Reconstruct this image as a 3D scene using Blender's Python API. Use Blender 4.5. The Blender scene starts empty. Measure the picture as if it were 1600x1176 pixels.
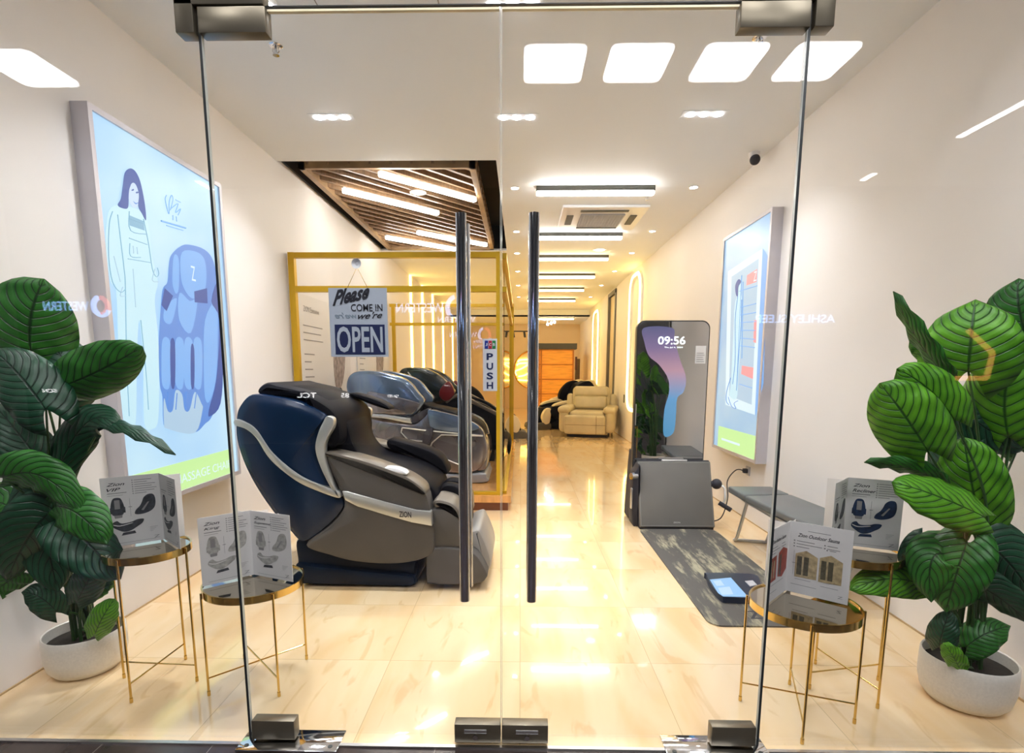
import bpy, bmesh, math, random
from mathutils import Vector, Matrix
random.seed(7)
S = bpy.context.scene
COL = S.collection

# ---------------------------------------------------------------- camera, world, exposure
cam_d = bpy.data.cameras.new('camera'); cam = bpy.data.objects.new('camera', cam_d); COL.objects.link(cam); S.camera = cam
cam_d.sensor_fit = 'HORIZONTAL'; cam_d.sensor_width = 36.0
cam_d.lens = 36.0*852.5/1600
cam_d.shift_x = (800-797.84)/1600
cam_d.shift_y = (701.53-588)/1600
cam_d.clip_start = 0.02; cam_d.clip_end = 100
fw = Vector((-0.018508, 0.989606, -0.142612)).normalized()
rt = Vector((0.999818, 0.018970, 0.001881)).normalized()
up = rt.cross(fw).normalized()
Mx = Matrix((rt, up, -fw)).transposed().to_4x4()
Mx.translation = Vector((0, 0, 1.3284))
cam.matrix_world = Mx

w = bpy.data.worlds.new('world'); S.world = w; w.use_nodes = True
w.node_tree.nodes['Background'].inputs[0].default_value = (1.0, 0.93, 0.85, 1)
w.node_tree.nodes['Background'].inputs[1].default_value = 0.35
S.view_settings.view_transform = 'Standard'
S.view_settings.look = 'None'
S.view_settings.gamma = 1
S.view_settings.use_curve_mapping = False
S.view_settings.exposure = 0.72
S.cycles.max_bounces = 10; S.cycles.diffuse_bounces = 7; S.cycles.glossy_bounces = 5
S.cycles.transparent_max_bounces = 24; S.cycles.transmission_bounces = 6
S.cycles.caustics_reflective = False; S.cycles.caustics_refractive = False
S.cycles.sample_clamp_indirect = 6

XL, XR, CZ, GY = -2.14, 2.05, 3.13, 1.80
YB = 19.5

# ---------------------------------------------------------------- materials
def N(nt, t, **k):
    n = nt.nodes.new(t)
    for a, b in k.items(): setattr(n, a, b)
    return n
def mat(name, col, rough=.5, metal=0, emis=None, es=0, var=0.0, vscale=6, bump=0, bscale=60, coat=0, spec=.5, trans=0, alpha=1, bands=None):
    m = bpy.data.materials.new(name); m.use_nodes = True; nt = m.node_tree
    b = nt.nodes['Principled BSDF']
    c = (*col, 1)
    b.inputs['Base Color'].default_value = c
    b.inputs['Roughness'].default_value = rough; b.inputs['Metallic'].default_value = metal
    b.inputs['Specular IOR Level'].default_value = spec
    b.inputs['Coat Weight'].default_value = coat; b.inputs['Coat Roughness'].default_value = .05
    b.inputs['Transmission Weight'].default_value = trans; b.inputs['Alpha'].default_value = alpha
    if emis: b.inputs['Emission Color'].default_value = (*emis, 1); b.inputs['Emission Strength'].default_value = es
    if var or bump:
        tc = N(nt, 'ShaderNodeTexCoord')
    if var:
        no = N(nt, 'ShaderNodeTexNoise'); no.inputs['Scale'].default_value = vscale; no.inputs['Detail'].default_value = 4
        mp = N(nt, 'ShaderNodeMapping'); mp.inputs['Scale'].default_value = bands or (1, 1, 1)
        nt.links.new(tc.outputs['Object'], mp.inputs['Vector']); nt.links.new(mp.outputs[0], no.inputs['Vector'])
        mr = N(nt, 'ShaderNodeMapRange'); mr.inputs['To Min'].default_value = 1-var; mr.inputs['To Max'].default_value = 1+var
        mr.inputs['From Min'].default_value = .3; mr.inputs['From Max'].default_value = .7
        nt.links.new(no.outputs[0], mr.inputs[0])
        mx = N(nt, 'ShaderNodeMix', data_type='RGBA', blend_type='MULTIPLY'); mx.inputs[0].default_value = 1
        mx.inputs[6].default_value = c; nt.links.new(mr.outputs[0], mx.inputs[7]); nt.links.new(mx.outputs[2], b.inputs['Base Color'])
    if bump:
        n2 = N(nt, 'ShaderNodeTexNoise'); n2.inputs['Scale'].default_value = bscale; n2.inputs['Detail'].default_value = 3
        nt.links.new(tc.outputs['Object'], n2.inputs['Vector'])
        bp = N(nt, 'ShaderNodeBump'); bp.inputs['Strength'].default_value = bump; bp.inputs['Distance'].default_value = .002
        nt.links.new(n2.outputs[0], bp.inputs['Height']); nt.links.new(bp.outputs[0], b.inputs['Normal'])
    return m
def emat(name, col, s, base=(.8, .8, .8)):
    if base[0] < .1: s = s*.60
    return mat(name, base, .4, emis=col, es=s)
def glass_mat(name, tint=(1, 1, 1), f0=.045, rough=0.0, veil=0):
    m = bpy.data.materials.new(name); m.use_nodes = True; nt = m.node_tree
    for n in list(nt.nodes):
        if n.type == 'BSDF_PRINCIPLED': nt.nodes.remove(n)
    out = [n for n in nt.nodes if n.type == 'OUTPUT_MATERIAL'][0]
    tr = N(nt, 'ShaderNodeBsdfTransparent'); tr.inputs[0].default_value = (*tint, 1)
    gl = N(nt, 'ShaderNodeBsdfGlossy'); gl.inputs['Roughness'].default_value = rough
    lw = N(nt, 'ShaderNodeLayerWeight'); lw.inputs[0].default_value = .5
    pw = N(nt, 'ShaderNodeMath', operation='POWER'); pw.inputs[1].default_value = 5
    nt.links.new(lw.outputs['Facing'], pw.inputs[0])
    ma = N(nt, 'ShaderNodeMath', operation='MULTIPLY_ADD'); ma.inputs[1].default_value = 1-f0; ma.inputs[2].default_value = f0
    nt.links.new(pw.outputs[0], ma.inputs[0])
    mx = N(nt, 'ShaderNodeMixShader'); nt.links.new(ma.outputs[0], mx.inputs[0])
    nt.links.new(tr.outputs[0], mx.inputs[1]); nt.links.new(gl.outputs[0], mx.inputs[2]); nt.links.new(mx.outputs[0], out.inputs[0])
    return m

def tile_mat(name, tile, offx, offy, joint, c1, c2, vein, rough, scale=1.2, ang=.5, coat=0):
    """polished stone tiles: square joints, soft diagonal veining"""
    m = bpy.data.materials.new(name); m.use_nodes = True; nt = m.node_tree; b = nt.nodes['Principled BSDF']
    geo = N(nt, 'ShaderNodeNewGeometry')
    sx = N(nt, 'ShaderNodeSeparateXYZ'); nt.links.new(geo.outputs['Position'], sx.inputs[0])
    def cell(o, off):
        a = N(nt, 'ShaderNodeMath', operation='SUBTRACT'); nt.links.new(sx.outputs[o], a.inputs[0]); a.inputs[1].default_value = off
        d = N(nt, 'ShaderNodeMath', operation='DIVIDE'); nt.links.new(a.outputs[0], d.inputs[0]); d.inputs[1].default_value = tile
        pp = N(nt, 'ShaderNodeMath', operation='PINGPONG'); nt.links.new(d.outputs[0], pp.inputs[0]); pp.inputs[1].default_value = .5
        fl = N(nt, 'ShaderNodeMath', operation='FLOOR'); nt.links.new(d.outputs[0], fl.inputs[0])
        return pp, fl
    px, fx = cell(0, offx); py, fy = cell(1, offy)
    mn = N(nt, 'ShaderNodeMath', operation='MINIMUM'); nt.links.new(px.outputs[0], mn.inputs[0]); nt.links.new(py.outputs[0], mn.inputs[1])
    jt = N(nt, 'ShaderNodeMapRange'); jt.inputs['From Min'].default_value = .0015; jt.inputs['From Max'].default_value = .0035
    nt.links.new(mn.outputs[0], jt.inputs[0])
    cb = N(nt, 'ShaderNodeCombineXYZ'); nt.links.new(fx.outputs[0], cb.inputs[0]); nt.links.new(fy.outputs[0], cb.inputs[1])
    wn = N(nt, 'ShaderNodeTexWhiteNoise'); nt.links.new(cb.outputs[0], wn.inputs[0])
    mp = N(nt, 'ShaderNodeMapping'); mp.inputs['Rotation'].default_value = (0, 0, ang); mp.inputs['Scale'].default_value = (3.2, .75, 1)
    ad = N(nt, 'ShaderNodeVectorMath', operation='ADD'); sc = N(nt, 'ShaderNodeVectorMath', operation='SCALE'); sc.inputs['Scale'].default_value = 5
    nt.links.new(wn.outputs['Color'], sc.inputs[0]); nt.links.new(geo.outputs['Position'], ad.inputs[0]); nt.links.new(sc.outputs[0], ad.inputs[1])
    nt.links.new(ad.outputs[0], mp.inputs['Vector'])
    no = N(nt, 'ShaderNodeTexNoise'); no.inputs['Scale'].default_value = scale; no.inputs['Detail'].default_value = 7; no.inputs['Distortion'].default_value = .8
    nt.links.new(mp.outputs[0], no.inputs['Vector'])
    cr = N(nt, 'ShaderNodeValToRGB'); nt.links.new(no.outputs[0], cr.inputs[0])
    e = cr.color_ramp.elements; e[0].position = .3; e[0].color = (*c2, 1); e[1].position = .62; e[1].color = (*c1, 1)
    n2 = N(nt, 'ShaderNodeTexNoise'); n2.inputs['Scale'].default_value = scale*2.6; n2.inputs['Detail'].default_value = 9; n2.inputs['Distortion'].default_value = 1.5
    nt.links.new(mp.outputs[0], n2.inputs['Vector'])
    vr = N(nt, 'ShaderNodeMapRange'); vr.inputs['From Min'].default_value = .40; vr.inputs['From Max'].default_value = .33; vr.inputs['To Max'].default_value = .4
    nt.links.new(n2.outputs[0], vr.inputs[0])
    m1 = N(nt, 'ShaderNodeMix', data_type='RGBA'); nt.links.new(vr.outputs[0], m1.inputs[0]); nt.links.new(cr.outputs[0], m1.inputs[6]); m1.inputs[7].default_value = (*vein, 1)
    m2 = N(nt, 'ShaderNodeMix', data_type='RGBA'); nt.links.new(jt.outputs[0], m2.inputs[0]); m2.inputs[6].default_value = (*joint, 1); nt.links.new(m1.outputs[2], m2.inputs[7])
    nt.links.new(m2.outputs[2], b.inputs['Base Color'])
    b.inputs['Roughness'].default_value = rough; b.inputs['Coat Weight'].default_value = coat; b.inputs['Coat Roughness'].default_value = .03
    return m

def leaf_mat(name, c1, c2, vein):
    m = bpy.data.materials.new(name); m.use_nodes = True; nt = m.node_tree; b = nt.nodes['Principled BSDF']
    uv = N(nt, 'ShaderNodeUVMap'); uv.uv_map = 'UVMap'
    sx = N(nt, 'ShaderNodeSeparateXYZ'); nt.links.new(uv.outputs[0], sx.inputs[0])
    def M(op, a, bb, c=None):
        n = N(nt, 'ShaderNodeMath', operation=op)
        for i, q in enumerate((a, bb, c)):
            if q is None: continue
            if isinstance(q, (int, float)): n.inputs[i].default_value = q
            else: nt.links.new(q, n.inputs[i])
        return n.outputs[0]
    au = M('ABSOLUTE', M('MULTIPLY_ADD', sx.outputs[0], 2.0, -1.0), None)
    ph = M('MULTIPLY_ADD', sx.outputs[1], 9.0, M('MULTIPLY', M('POWER', au, 1.3), -3.8))
    st = M('PINGPONG', ph, .5)
    sv = N(nt, 'ShaderNodeMapRange'); sv.inputs['From Min'].default_value = .02; sv.inputs['From Max'].default_value = .11; nt.links.new(st, sv.inputs[0])
    mv = N(nt, 'ShaderNodeMapRange'); mv.inputs['From Min'].default_value = .015; mv.inputs['From Max'].default_value = .05; nt.links.new(au, mv.inputs[0])
    k = M('MINIMUM', sv.outputs[0], mv.outputs[0])
    tc = N(nt, 'ShaderNodeTexCoord'); no = N(nt, 'ShaderNodeTexNoise'); no.inputs['Scale'].default_value = 9; nt.links.new(tc.outputs['Object'], no.inputs['Vector'])
    gg = M('MULTIPLY_ADD', no.outputs[0], .9, M('MULTIPLY', st, .5))
    gr = N(nt, 'ShaderNodeMapRange'); gr.inputs['From Min'].default_value = .35; gr.inputs['From Max'].default_value = .85; nt.links.new(gg, gr.inputs[0])
    a = N(nt, 'ShaderNodeMix', data_type='RGBA'); a.inputs[6].default_value = (*c1, 1); a.inputs[7].default_value = (*c2, 1); nt.links.new(gr.outputs[0], a.inputs[0])
    v = N(nt, 'ShaderNodeMix', data_type='RGBA'); v.inputs[6].default_value = (*vein, 1); nt.links.new(k, v.inputs[0]); nt.links.new(a.outputs[2], v.inputs[7])
    nt.links.new(v.outputs[2], b.inputs['Base Color'])
    bp = N(nt, 'ShaderNodeBump'); bp.inputs['Strength'].default_value = .6; bp.inputs['Distance'].default_value = .004
    nt.links.new(M('ADD', k, M('MULTIPLY', st, .8)), bp.inputs['Height']); nt.links.new(bp.outputs[0], b.inputs['Normal'])
    b.inputs['Roughness'].default_value = .42
    return m

FLOOR = tile_mat('cream_marble', .6, .0014, 2.35, (.58, .42, .23), (.84, .65, .40), (.77, .52, .26), (.62, .38, .17), .12, coat=.6)
OUTT = tile_mat('brown_outside_tile', .4, .1, 1.77, (.25, .21, .18), (.060, .042, .036), (.032, .024, .022), (.09, .06, .05), .18)
WALL = mat('white_wall_paint', (.87, .845, .83), .55, var=.015, vscale=2, bump=.03, bscale=90)
WALLB = mat('cream_warm_lit_paint', (.80, .68, .46), .5, var=.02, vscale=2)  # cream, with the far lamps' yellow glow put into it for the back wall
CEIL = mat('ceiling_paint', (.85, .90, .97), .6, var=.01, vscale=2)
BLACK = mat('matt_black_paint', (.012, .014, .02), .7, var=.1)
MALLW = mat('mall_dark_fascia', (.10, .10, .108), .6, var=.1)
MALLP = mat('mall_pale_wall', (.62, .60, .57), .6, var=.03)
MALLC = mat('mall_ceiling_paint', (.42, .41, .40), .8, var=.03)
GLASS = glass_mat('clear_glass', f0=.036)
GLASS2 = glass_mat('case_glass', f0=.03)
EDGE = mat('dark_glass_edge', (.015, .018, .02), .35, 0, var=.1)
EDGEL = mat('bright_glass_edge', (.55, .58, .55), .25, 0, var=.05)
CHROME = mat('polished_steel', (.72, .73, .76), .07, 1, var=.03)
CHROMED = mat('mirror_steel_plate', (.17, .145, .105), .33, .7, var=.08)
SATIN = mat('satin_steel', (.62, .62, .63), .28, 1, var=.04)
GOLD = mat('polished_gold', (.72, .50, .16), .16, 1, var=.06)
GOLDF = mat('gold_painted_metal', (.60, .37, .012), .34, .35, var=.05)
MIRT = mat('bronze_mirror_top', (.62, .55, .42), .04, 1, var=.03)
WOOD = mat('walnut_slat_wood', (.23, .135, .07), .45, var=.3, vscale=5, bands=(1, 12, 1))
WOODL = mat('walnut_frame_wood', (.36, .23, .12), .4, var=.2, vscale=5)
DECK = mat('orange_wood_deck', (.62, .30, .09), .2, var=.18, vscale=4, bands=(6, 1, 1), coat=.4)
DECKD = mat('dark_wood_plinth', (.16, .05, .02), .35, var=.2)
SAUNA = mat('orange_cedar_boards', (.90, .42, .06), .45, var=.18, vscale=3, bands=(1, 1, 9))
TUBE = emat('lit_tube_diffuser', (1, .97, .90), 20)
TUBEW = emat('lit_tube_diffuser_far', (1, .78, .42), 15)
SPOTM = emat('lit_spot_lens', (1, .98, .96), 26)
DISC = emat('lit_disc_diffuser', (1, .90, .70), 9)
LEDY = emat('warm_led_strip', (1, .68, .17), 7)
PANL = emat('mall_panel_diffuser', (.97, .98, 1), 13)
WHITEP = mat('white_plastic', (.82, .82, .84), .35, var=.02)
GREYP = mat('pale_grey_housing', (.50, .50, .53), .4, var=.04)
DGREY = mat('dark_grey_slot', (.07, .075, .07), .6, var=.1)
GRILL = mat('grey_grille', (.36, .35, .42), .6, var=.05)
NAVY = mat('navy_gloss_shell', (.003, .015, .045), .25, .1, var=.25, vscale=3, coat=.15, spec=.25)
BLK = mat('black_leather', (.004, .004, .006), .5, var=.25, bump=.05, spec=.06)
GRYP = mat('taupe_grey_panel', (.082, .076, .070), .5, 0, spec=.25, var=.08, bump=.08, bscale=300)
GRYE = mat('taupe_edge_trim', (.13, .112, .09), .35, .2, var=.08)
SILV = mat('brushed_silver_trim', (.58, .59, .57), .28, .7, var=.08)
DBASE = mat('dark_blue_base', (.003, .009, .022), .35, var=.2, spec=.2)
SHG = mat('metallic_grey_shell', (.20, .19, .21), .18, .7, var=.12, vscale=3, coat=.5)
SHB = mat('blue_wrapped_shell', (.12, .18, .28), .14, .45, var=.3, vscale=5, coat=.6)
RED = mat('dark_red_leather', (.16, .008, .012), .3, var=.2)
CREAM = mat('cream_leather', (.62, .54, .38), .42, var=.06, bump=.1, bscale=80)
RECL = mat('beige_recliner_leather', (.50, .43, .28), .40, var=.10, vscale=5, bump=.15, bscale=70)
SEAM = mat('brown_seam', (.12, .08, .04), .7, var=.1)
MATM = mat('charcoal_rubber_mat', (.115, .105, .095), .65, var=.1, vscale=4, bump=.1, bscale=400)
GREYF = mat('grey_cushioned_panel', (.13, .125, .115), .65, var=.06, bump=.1, bscale=400)
GREYFE = mat('grey_panel_edging', (.20, .195, .18), .4, var=.05)
BENCHM = mat('dark_grey_vinyl', (.115, .125, .13), .38, var=.08, bump=.05)
POT = mat('white_speckled_ceramic', (.74, .70, .63), .38, var=.06, vscale=120, bump=.05)
SOIL = mat('dark_soil', (.02, .015, .01), .9, var=.4, vscale=40)
STEM = mat('leaf_stalk_green', (.030, .085, .022), .4, var=.3)
PAPER = mat('white_card', (.78, .76, .74), .5, var=.02)
INK = mat('black_ink', (.02, .02, .03), .6, var=.1)
INKG = mat('grey_ink', (.28, .27, .27), .6, var=.1)
INKN = mat('navy_ink', (.012, .022, .10), .55, var=.15)
LG1 = leaf_mat('leaf_green_bright', (.045, .20, .008), (.15, .46, .02), (.012, .075, .006))
LG2 = leaf_mat('leaf_green_mid', (.012, .095, .010), (.035, .20, .022), (.004, .03, .005))
LG3 = leaf_mat('leaf_green_dark', (.004, .038, .016), (.012, .080, .035), (.002, .014, .006))

# ---------------------------------------------------------------- mesh helpers
class MB:
    def __init__(s): s.v = []; s.f = []; s.m = []; s.uv = None
    def add(s, vs, fs, mi=0):
        o = len(s.v); s.v += [tuple(v) for v in vs]; s.f += [tuple(i+o for i in f) for f in fs]; s.m += [mi]*len(fs)
        return s
    def box(s, x0, x1, y0, y1, z0, z1, mi=0, M=None):
        vs = [Vector((x, y, z)) for x in (x0, x1) for y in (y0, y1) for z in (z0, z1)]
        if M: vs = [M @ v for v in vs]
        return s.add(vs, [(0, 1, 3, 2), (4, 6, 7, 5), (0, 4, 5, 1), (2, 3, 7, 6), (0, 2, 6, 4), (1, 5, 7, 3)], mi)
    def rbox(s, x0, x1, y0, y1, z0, z1, r=.02, seg=4, M=None, mi=0):
        """box with all edges rounded"""
        bm = bmesh.new(); bmesh.ops.create_cube(bm, size=1)
        for v in bm.verts: v.co = Vector(((x0+x1)/2+v.co.x*(x1-x0), (y0+y1)/2+v.co.y*(y1-y0), (z0+z1)/2+v.co.z*(z1-z0)))
        r = min(r, (x1-x0)*.49, (y1-y0)*.49, (z1-z0)*.49)
        bmesh.ops.bevel(bm, geom=bm.edges[:], offset=r, segments=seg, profile=.5, affect='EDGES', clamp_overlap=True)
        if M: bm.transform(M)
        bm.verts.index_update()
        s.add([v.co.copy() for v in bm.verts], [[v.index for v in f.verts] for f in bm.faces], mi); bm.free(); return s
    def prism(s, pts, axis, a, b, mi=0):
        """extrude a 2-D outline along an axis; the outline gives the two other coordinates in order"""
        n = len(pts)
        def P(p, t): return {'x': (t, p[0], p[1]), 'y': (p[0], t, p[1]), 'z': (p[0], p[1], t)}[axis]
        vs = [P(p, a) for p in pts]+[P(p, b) for p in pts]
        fs = [tuple(range(n)), tuple(range(2*n-1, n-1, -1))]+[(i, i+n, (i+1) % n+n, (i+1) % n) for i in range(n)]
        return s.add(vs, fs, mi)
    def slab(s, pts, y0, y1, bev=.01, dome=0, smooth=True, mi=0):
        """outline in XZ, thickness from y0 (seen side) to y1, rounded rims, optionally domed on the y0 side"""
        if smooth: pts = spline(pts)
        n = len(pts); sg = 1 if y1 > y0 else -1
        cx = sum(p[0] for p in pts)/n; cz = sum(p[1] for p in pts)/n
        area = sum(pts[i][0]*pts[(i+1) % n][1]-pts[(i+1) % n][0]*pts[i][1] for i in range(n))
        o = 1 if area > 0 else -1
        nr = []
        for i in range(n):
            a = Vector(pts[i-1]); c = Vector(pts[(i+1) % n]); d = (c-a)
            d = d.normalized() if d.length > 1e-9 else Vector((1, 0))
            nr.append(Vector((-d.y, d.x))*o)
        rings = []
        def ring(ins, y): rings.append([(pts[i][0]+nr[i].x*ins, y, pts[i][1]+nr[i].y*ins) for i in range(n)])
        ring(bev, y1)
        ring(bev*.3, y1-sg*bev*.3); ring(0, y1-sg*bev)
        ring(0, y0+sg*bev); ring(bev*.3, y0+sg*bev*.3); ring(bev, y0)
        if dome:
            base = rings[-1]
            for k in (.96, .88, .74, .55, .32, .12):
                rings.append([(cx+(p[0]-cx)*k, y0-sg*dome*math.sqrt(max(0, 1-k*k)), cz+(p[2]-cz)*k) for p in base])
        vs = [p for r in rings for p in r]; fs = []
        for r in range(len(rings)-1):
            for i in range(n):
                j = (i+1) % n
                fs.append((r*n+i, r*n+j, (r+1)*n+j, (r+1)*n+i))
        fs.append(tuple(range(n))); fs.append(tuple(range((len(rings)-1)*n, len(rings)*n))[::-1])
        return s.add(vs, fs, mi)
    def cyl(s, p0, p1, r, seg=16, r2=None, mi=0, cap=True):
        p0 = Vector(p0); p1 = Vector(p1); d = (p1-p0).normalized(); r2 = r if r2 is None else r2
        a = d.orthogonal().normalized(); b = d.cross(a)
        vs = []
        for p, rr in ((p0, r), (p1, r2)):
            vs += [p+(a*math.cos(t)+b*math.sin(t))*rr for t in [2*math.pi*i/seg for i in range(seg)]]
        fs = [(i, (i+1) % seg, (i+1) % seg+seg, i+seg) for i in range(seg)]
        if cap: fs += [tuple(range(seg))[::-1], tuple(range(seg, 2*seg))]
        return s.add(vs, fs, mi)
    def tube(s, pts, r, seg=10, mi=0, closed=False, r1=None):
        pts = [Vector(p) for p in pts]; n = len(pts); vs = []; up = None
        for i, p in enumerate(pts):
            if closed: d = pts[(i+1) % n]-pts[i-1]
            else: d = pts[min(i+1, n-1)]-pts[max(i-1, 0)]
            d.normalize()
            if up is None: up = d.orthogonal().normalized()
            up = (up-d*up.dot(d)).normalized(); b = d.cross(up)
            rr = r if r1 is None else r+(r1-r)*i/(n-1)
            vs += [p+(up*math.cos(t)+b*math.sin(t))*rr for t in [2*math.pi*k/seg for k in range(seg)]]
        fs = []
        for i in range(n if closed else n-1):
            j = (i+1) % n
            fs += [(i*seg+k, i*seg+(k+1) % seg, j*seg+(k+1) % seg, j*seg+k) for k in range(seg)]
        if not closed: fs += [tuple(range(seg))[::-1], tuple(range((n-1)*seg, n*seg))]
        return s.add(vs, fs, mi)
    def lathe(s, prof, c, seg=40, mi=0):
        vs = []; n = len(prof)
        for k in range(seg):
            t = 2*math.pi*k/seg
            vs += [(c[0]+r*math.cos(t), c[1]+r*math.sin(t), c[2]+z) for r, z in prof]
        fs = [(k*n+i, ((k+1) % seg)*n+i, ((k+1) % seg)*n+i+1, k*n+i+1) for k in range(seg) for i in range(n-1)]
        return s.add(vs, fs, mi)
    def ball(s, c, r, sc=(1, 1, 1), seg=16, M=None, mi=0):
        bm = bmesh.new(); bmesh.ops.create_uvsphere(bm, u_segments=seg, v_segments=seg//2+2, radius=r)
        for v in bm.verts: v.co = Vector((v.co.x*sc[0], v.co.y*sc[1], v.co.z*sc[2]))
        if M: bm.transform(M)
        for v in bm.verts: v.co += Vector(c)
        bm.verts.index_update()
        s.add([v.co.copy() for v in bm.verts], [[v.index for v in f.verts] for f in bm.faces], mi); bm.free(); return s
    def build(s, name, m, parent=None, smooth=False, local=False, ang=40):
        me = bpy.data.meshes.new(name)
        off = Vector((0, 0, 0))
        if parent is not None and not local: off = wloc(parent)
        me.from_pydata([tuple(Vector(v)-off) for v in s.v], [], s.f)
        ms = m if isinstance(m, (list, tuple)) else [m]
        for x in ms: me.materials.append(x)
        for p, k in zip(me.polygons, s.m): p.material_index = k
        if s.uv:
            l = me.uv_layers.new(name='UVMap')
            for lp in me.loops: l.data[lp.index].uv = s.uv[lp.vertex_index]
        bm = bmesh.new(); bm.from_mesh(me); bmesh.ops.recalc_face_normals(bm, faces=bm.faces[:]); bm.to_mesh(me); bm.free()
        if smooth:
            for p in me.polygons: p.use_smooth = True
            me.set_sharp_from_angle(angle=math.radians(ang))
        o = bpy.data.objects.new(name, me); COL.objects.link(o)
        if parent is not None: o.parent = parent
        return o
def wloc(o):
    v = Vector((0, 0, 0))
    while o is not None: v = v+o.location; o = o.parent
    return v
def spline(pts, k=5):
    out = []; n = len(pts)
    for i in range(n):
        p0, p1, p2, p3 = [Vector(pts[(i+j) % n]) for j in (-1, 0, 1, 2)]
        for q in range(k):
            t = q/k
            out.append(tuple(.5*((2*p1)+(-p0+p2)*t+(2*p0-5*p1+4*p2-p3)*t*t+(-p0+3*p1-3*p2+p3)*t*t*t)))
    return out
def curve3(pts, k=8):
    out = []; n = len(pts); P = [Vector(p) for p in pts]
    for i in range(n-1):
        p0 = P[max(i-1, 0)]; p1 = P[i]; p2 = P[i+1]; p3 = P[min(i+2, n-1)]
        for q in range(k):
            t = q/k
            out.append(.5*((2*p1)+(-p0+p2)*t+(2*p0-5*p1+4*p2-p3)*t*t+(-p0+3*p1-3*p2+p3)*t*t*t))
    out.append(P[-1]); return out
def tag(o, label=None, cat=None, group=None, kind=None):
    if label: o['label'] = label
    if cat: o['category'] = cat
    if group: o['group'] = group
    if kind: o['kind'] = kind
    return o
def thing(name, loc, label, cat, group=None, rz=0):
    o = bpy.data.objects.new(name, None); COL.objects.link(o); o.location = loc; o.rotation_euler = (0, 0, rz)
    o.empty_display_size = .05
    return tag(o, label, cat, group)
def struct(name, mb, m, parent=None, **k):
    o = mb.build(name, m, parent, **k)
    if parent is None: o['kind'] = 'structure'
    return o
def copy_tree(o, parent=None):
    c = o.copy(); COL.objects.link(c); c.parent = parent
    for ch in list(o.children): copy_tree(ch, c)
    return c
def text(name, s, m, org, xd, yd, width, height=None, parent=None, shear=0, ext=.0006, sp=1.0, local=False, bold=0):
    """lettering as a mesh: org is the lower left corner, xd / yd the reading and the up direction"""
    cu = bpy.data.curves.new(name, 'FONT'); cu.body = s; cu.shear = shear; cu.extrude = 0; cu.space_character = sp; cu.offset = bold; cu.resolution_u = 3
    o = bpy.data.objects.new(name, cu); COL.objects.link(o)
    dg = bpy.context.evaluated_depsgraph_get()
    me = bpy.data.meshes.new_from_object(o.evaluated_get(dg))
    bpy.data.objects.remove(o); bpy.data.curves.remove(cu)
    xs = [v.co.x for v in me.vertices]; ys = [v.co.y for v in me.vertices]
    x0, x1, y0, y1 = min(xs), max(xs), min(ys), max(ys)
    sx = width/(x1-x0); sy = sx if height is None else height/(y1-y0)
    xd = Vector(xd).normalized(); yd = Vector(yd).normalized(); zd = xd.cross(yd).normalized()
    off = wloc(parent) if parent is not None and not local else Vector((0, 0, 0))
    og = Vector(org)-off
    for v in me.vertices: v.co = og+xd*((v.co.x-x0)*sx)+yd*((v.co.y-y0)*sy)+zd*ext
    me.materials.clear(); me.materials.append(m); me.name = name
    ob = bpy.data.objects.new(name, me); COL.objects.link(ob)
    if parent is not None: ob.parent = parent
    return ob

# ================================================================ the shop room
mb = MB().box(XL-.1, XR+.1, 1.775, YB+.1, -.1, 0); struct('floor', mb, FLOOR)
mb = MB().box(-9, 9, -6.2, 1.775, -.1, -.004); struct('floor_outside', mb, OUTT)
mb = MB().box(XL-.1, XL, 1.775, YB+.1, 0, 3.6); struct('wall_left', mb, WALL)
mb = MB()
mb.box(XR, XR+.1, 1.775, 12.2, 0, 3.6); mb.box(XR, XR+.1, 12.2, 13.1, 3.0, 3.6); mb.box(XR, XR+.1, 13.1, YB+.1, 0, 3.6)
struct('wall_right', mb, WALL)
mb = MB().box(XL, XR, YB, YB+.1, 0, 3.2); struct('wall_back', mb, WALLB)
# ceiling with the recess that holds the slatted panel, lower and further in behind y = 16.8
RX0, RX1, RY0, RY1 = XL, -.225, 5.03, 8.62
mb = MB()
mb.box(XL, XR, 1.72, RY0, CZ, CZ+.03); mb.box(RX1, XR, RY0, RY1, CZ, CZ+.03); mb.box(XL, XR, RY1, 16.8, CZ, CZ+.03)
struct('ceiling', mb, CEIL)
mb = MB(); mb.box(XL, XR, 16.8, YB, 2.93, 2.98); mb.box(XL, XR, 16.8, 16.82, 2.93, CZ+.03)
struct('ceiling', mb, CEIL)
mb = MB()
mb.box(RX0, RX1+.02, RY0-.02, RY1+.02, CZ+.36, CZ+.38)
mb.box(RX1, RX1+.02, RY0, RY1, CZ+.03, CZ+.36); mb.box(RX0, RX1, RY0-.02, RY0, CZ+.03, CZ+.36); mb.box(RX0, RX1, RY1, RY1+.02, CZ+.03, CZ+.36); mb.box(RX0, RX0+.02, RY0, RY1, CZ+.03, CZ+.36)
struct('ceiling_recess', mb, BLACK)
mb = MB().box(XL, XR, 1.70, 1.76, 2.62, 4.6); mb.box(-9, XL, 1.70, 1.76, 0, 4.6); mb.box(XR, 9, 1.70, 1.76, 0, 4.6)
mb = MB(); mb.box(XL-.1, XR+.1, 1.74, 1.86, CZ, 4.5); mb.box(-9, XL, 1.74, 1.86, 0, 4.5); mb.box(XR, 9, 1.74, 1.86, 0, 4.5)
struct('wall_front', mb, MALLP)
BASEM = mat('tan_grout_line', (.50, .36, .20), .6, var=.1)
mb = MB().box(XL, XL+.006, 1.9, YB, 0, .008); struct('baseboard_left', mb, BASEM)
mb = MB().box(XR-.006, XR, 1.9, 12.2, 0, .008); struct('baseboard_right', mb, BASEM)
mb = MB().box(XL, XR, 1.765, 1.78, -.01, .003); struct('trim_1', mb, SATIN)
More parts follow.
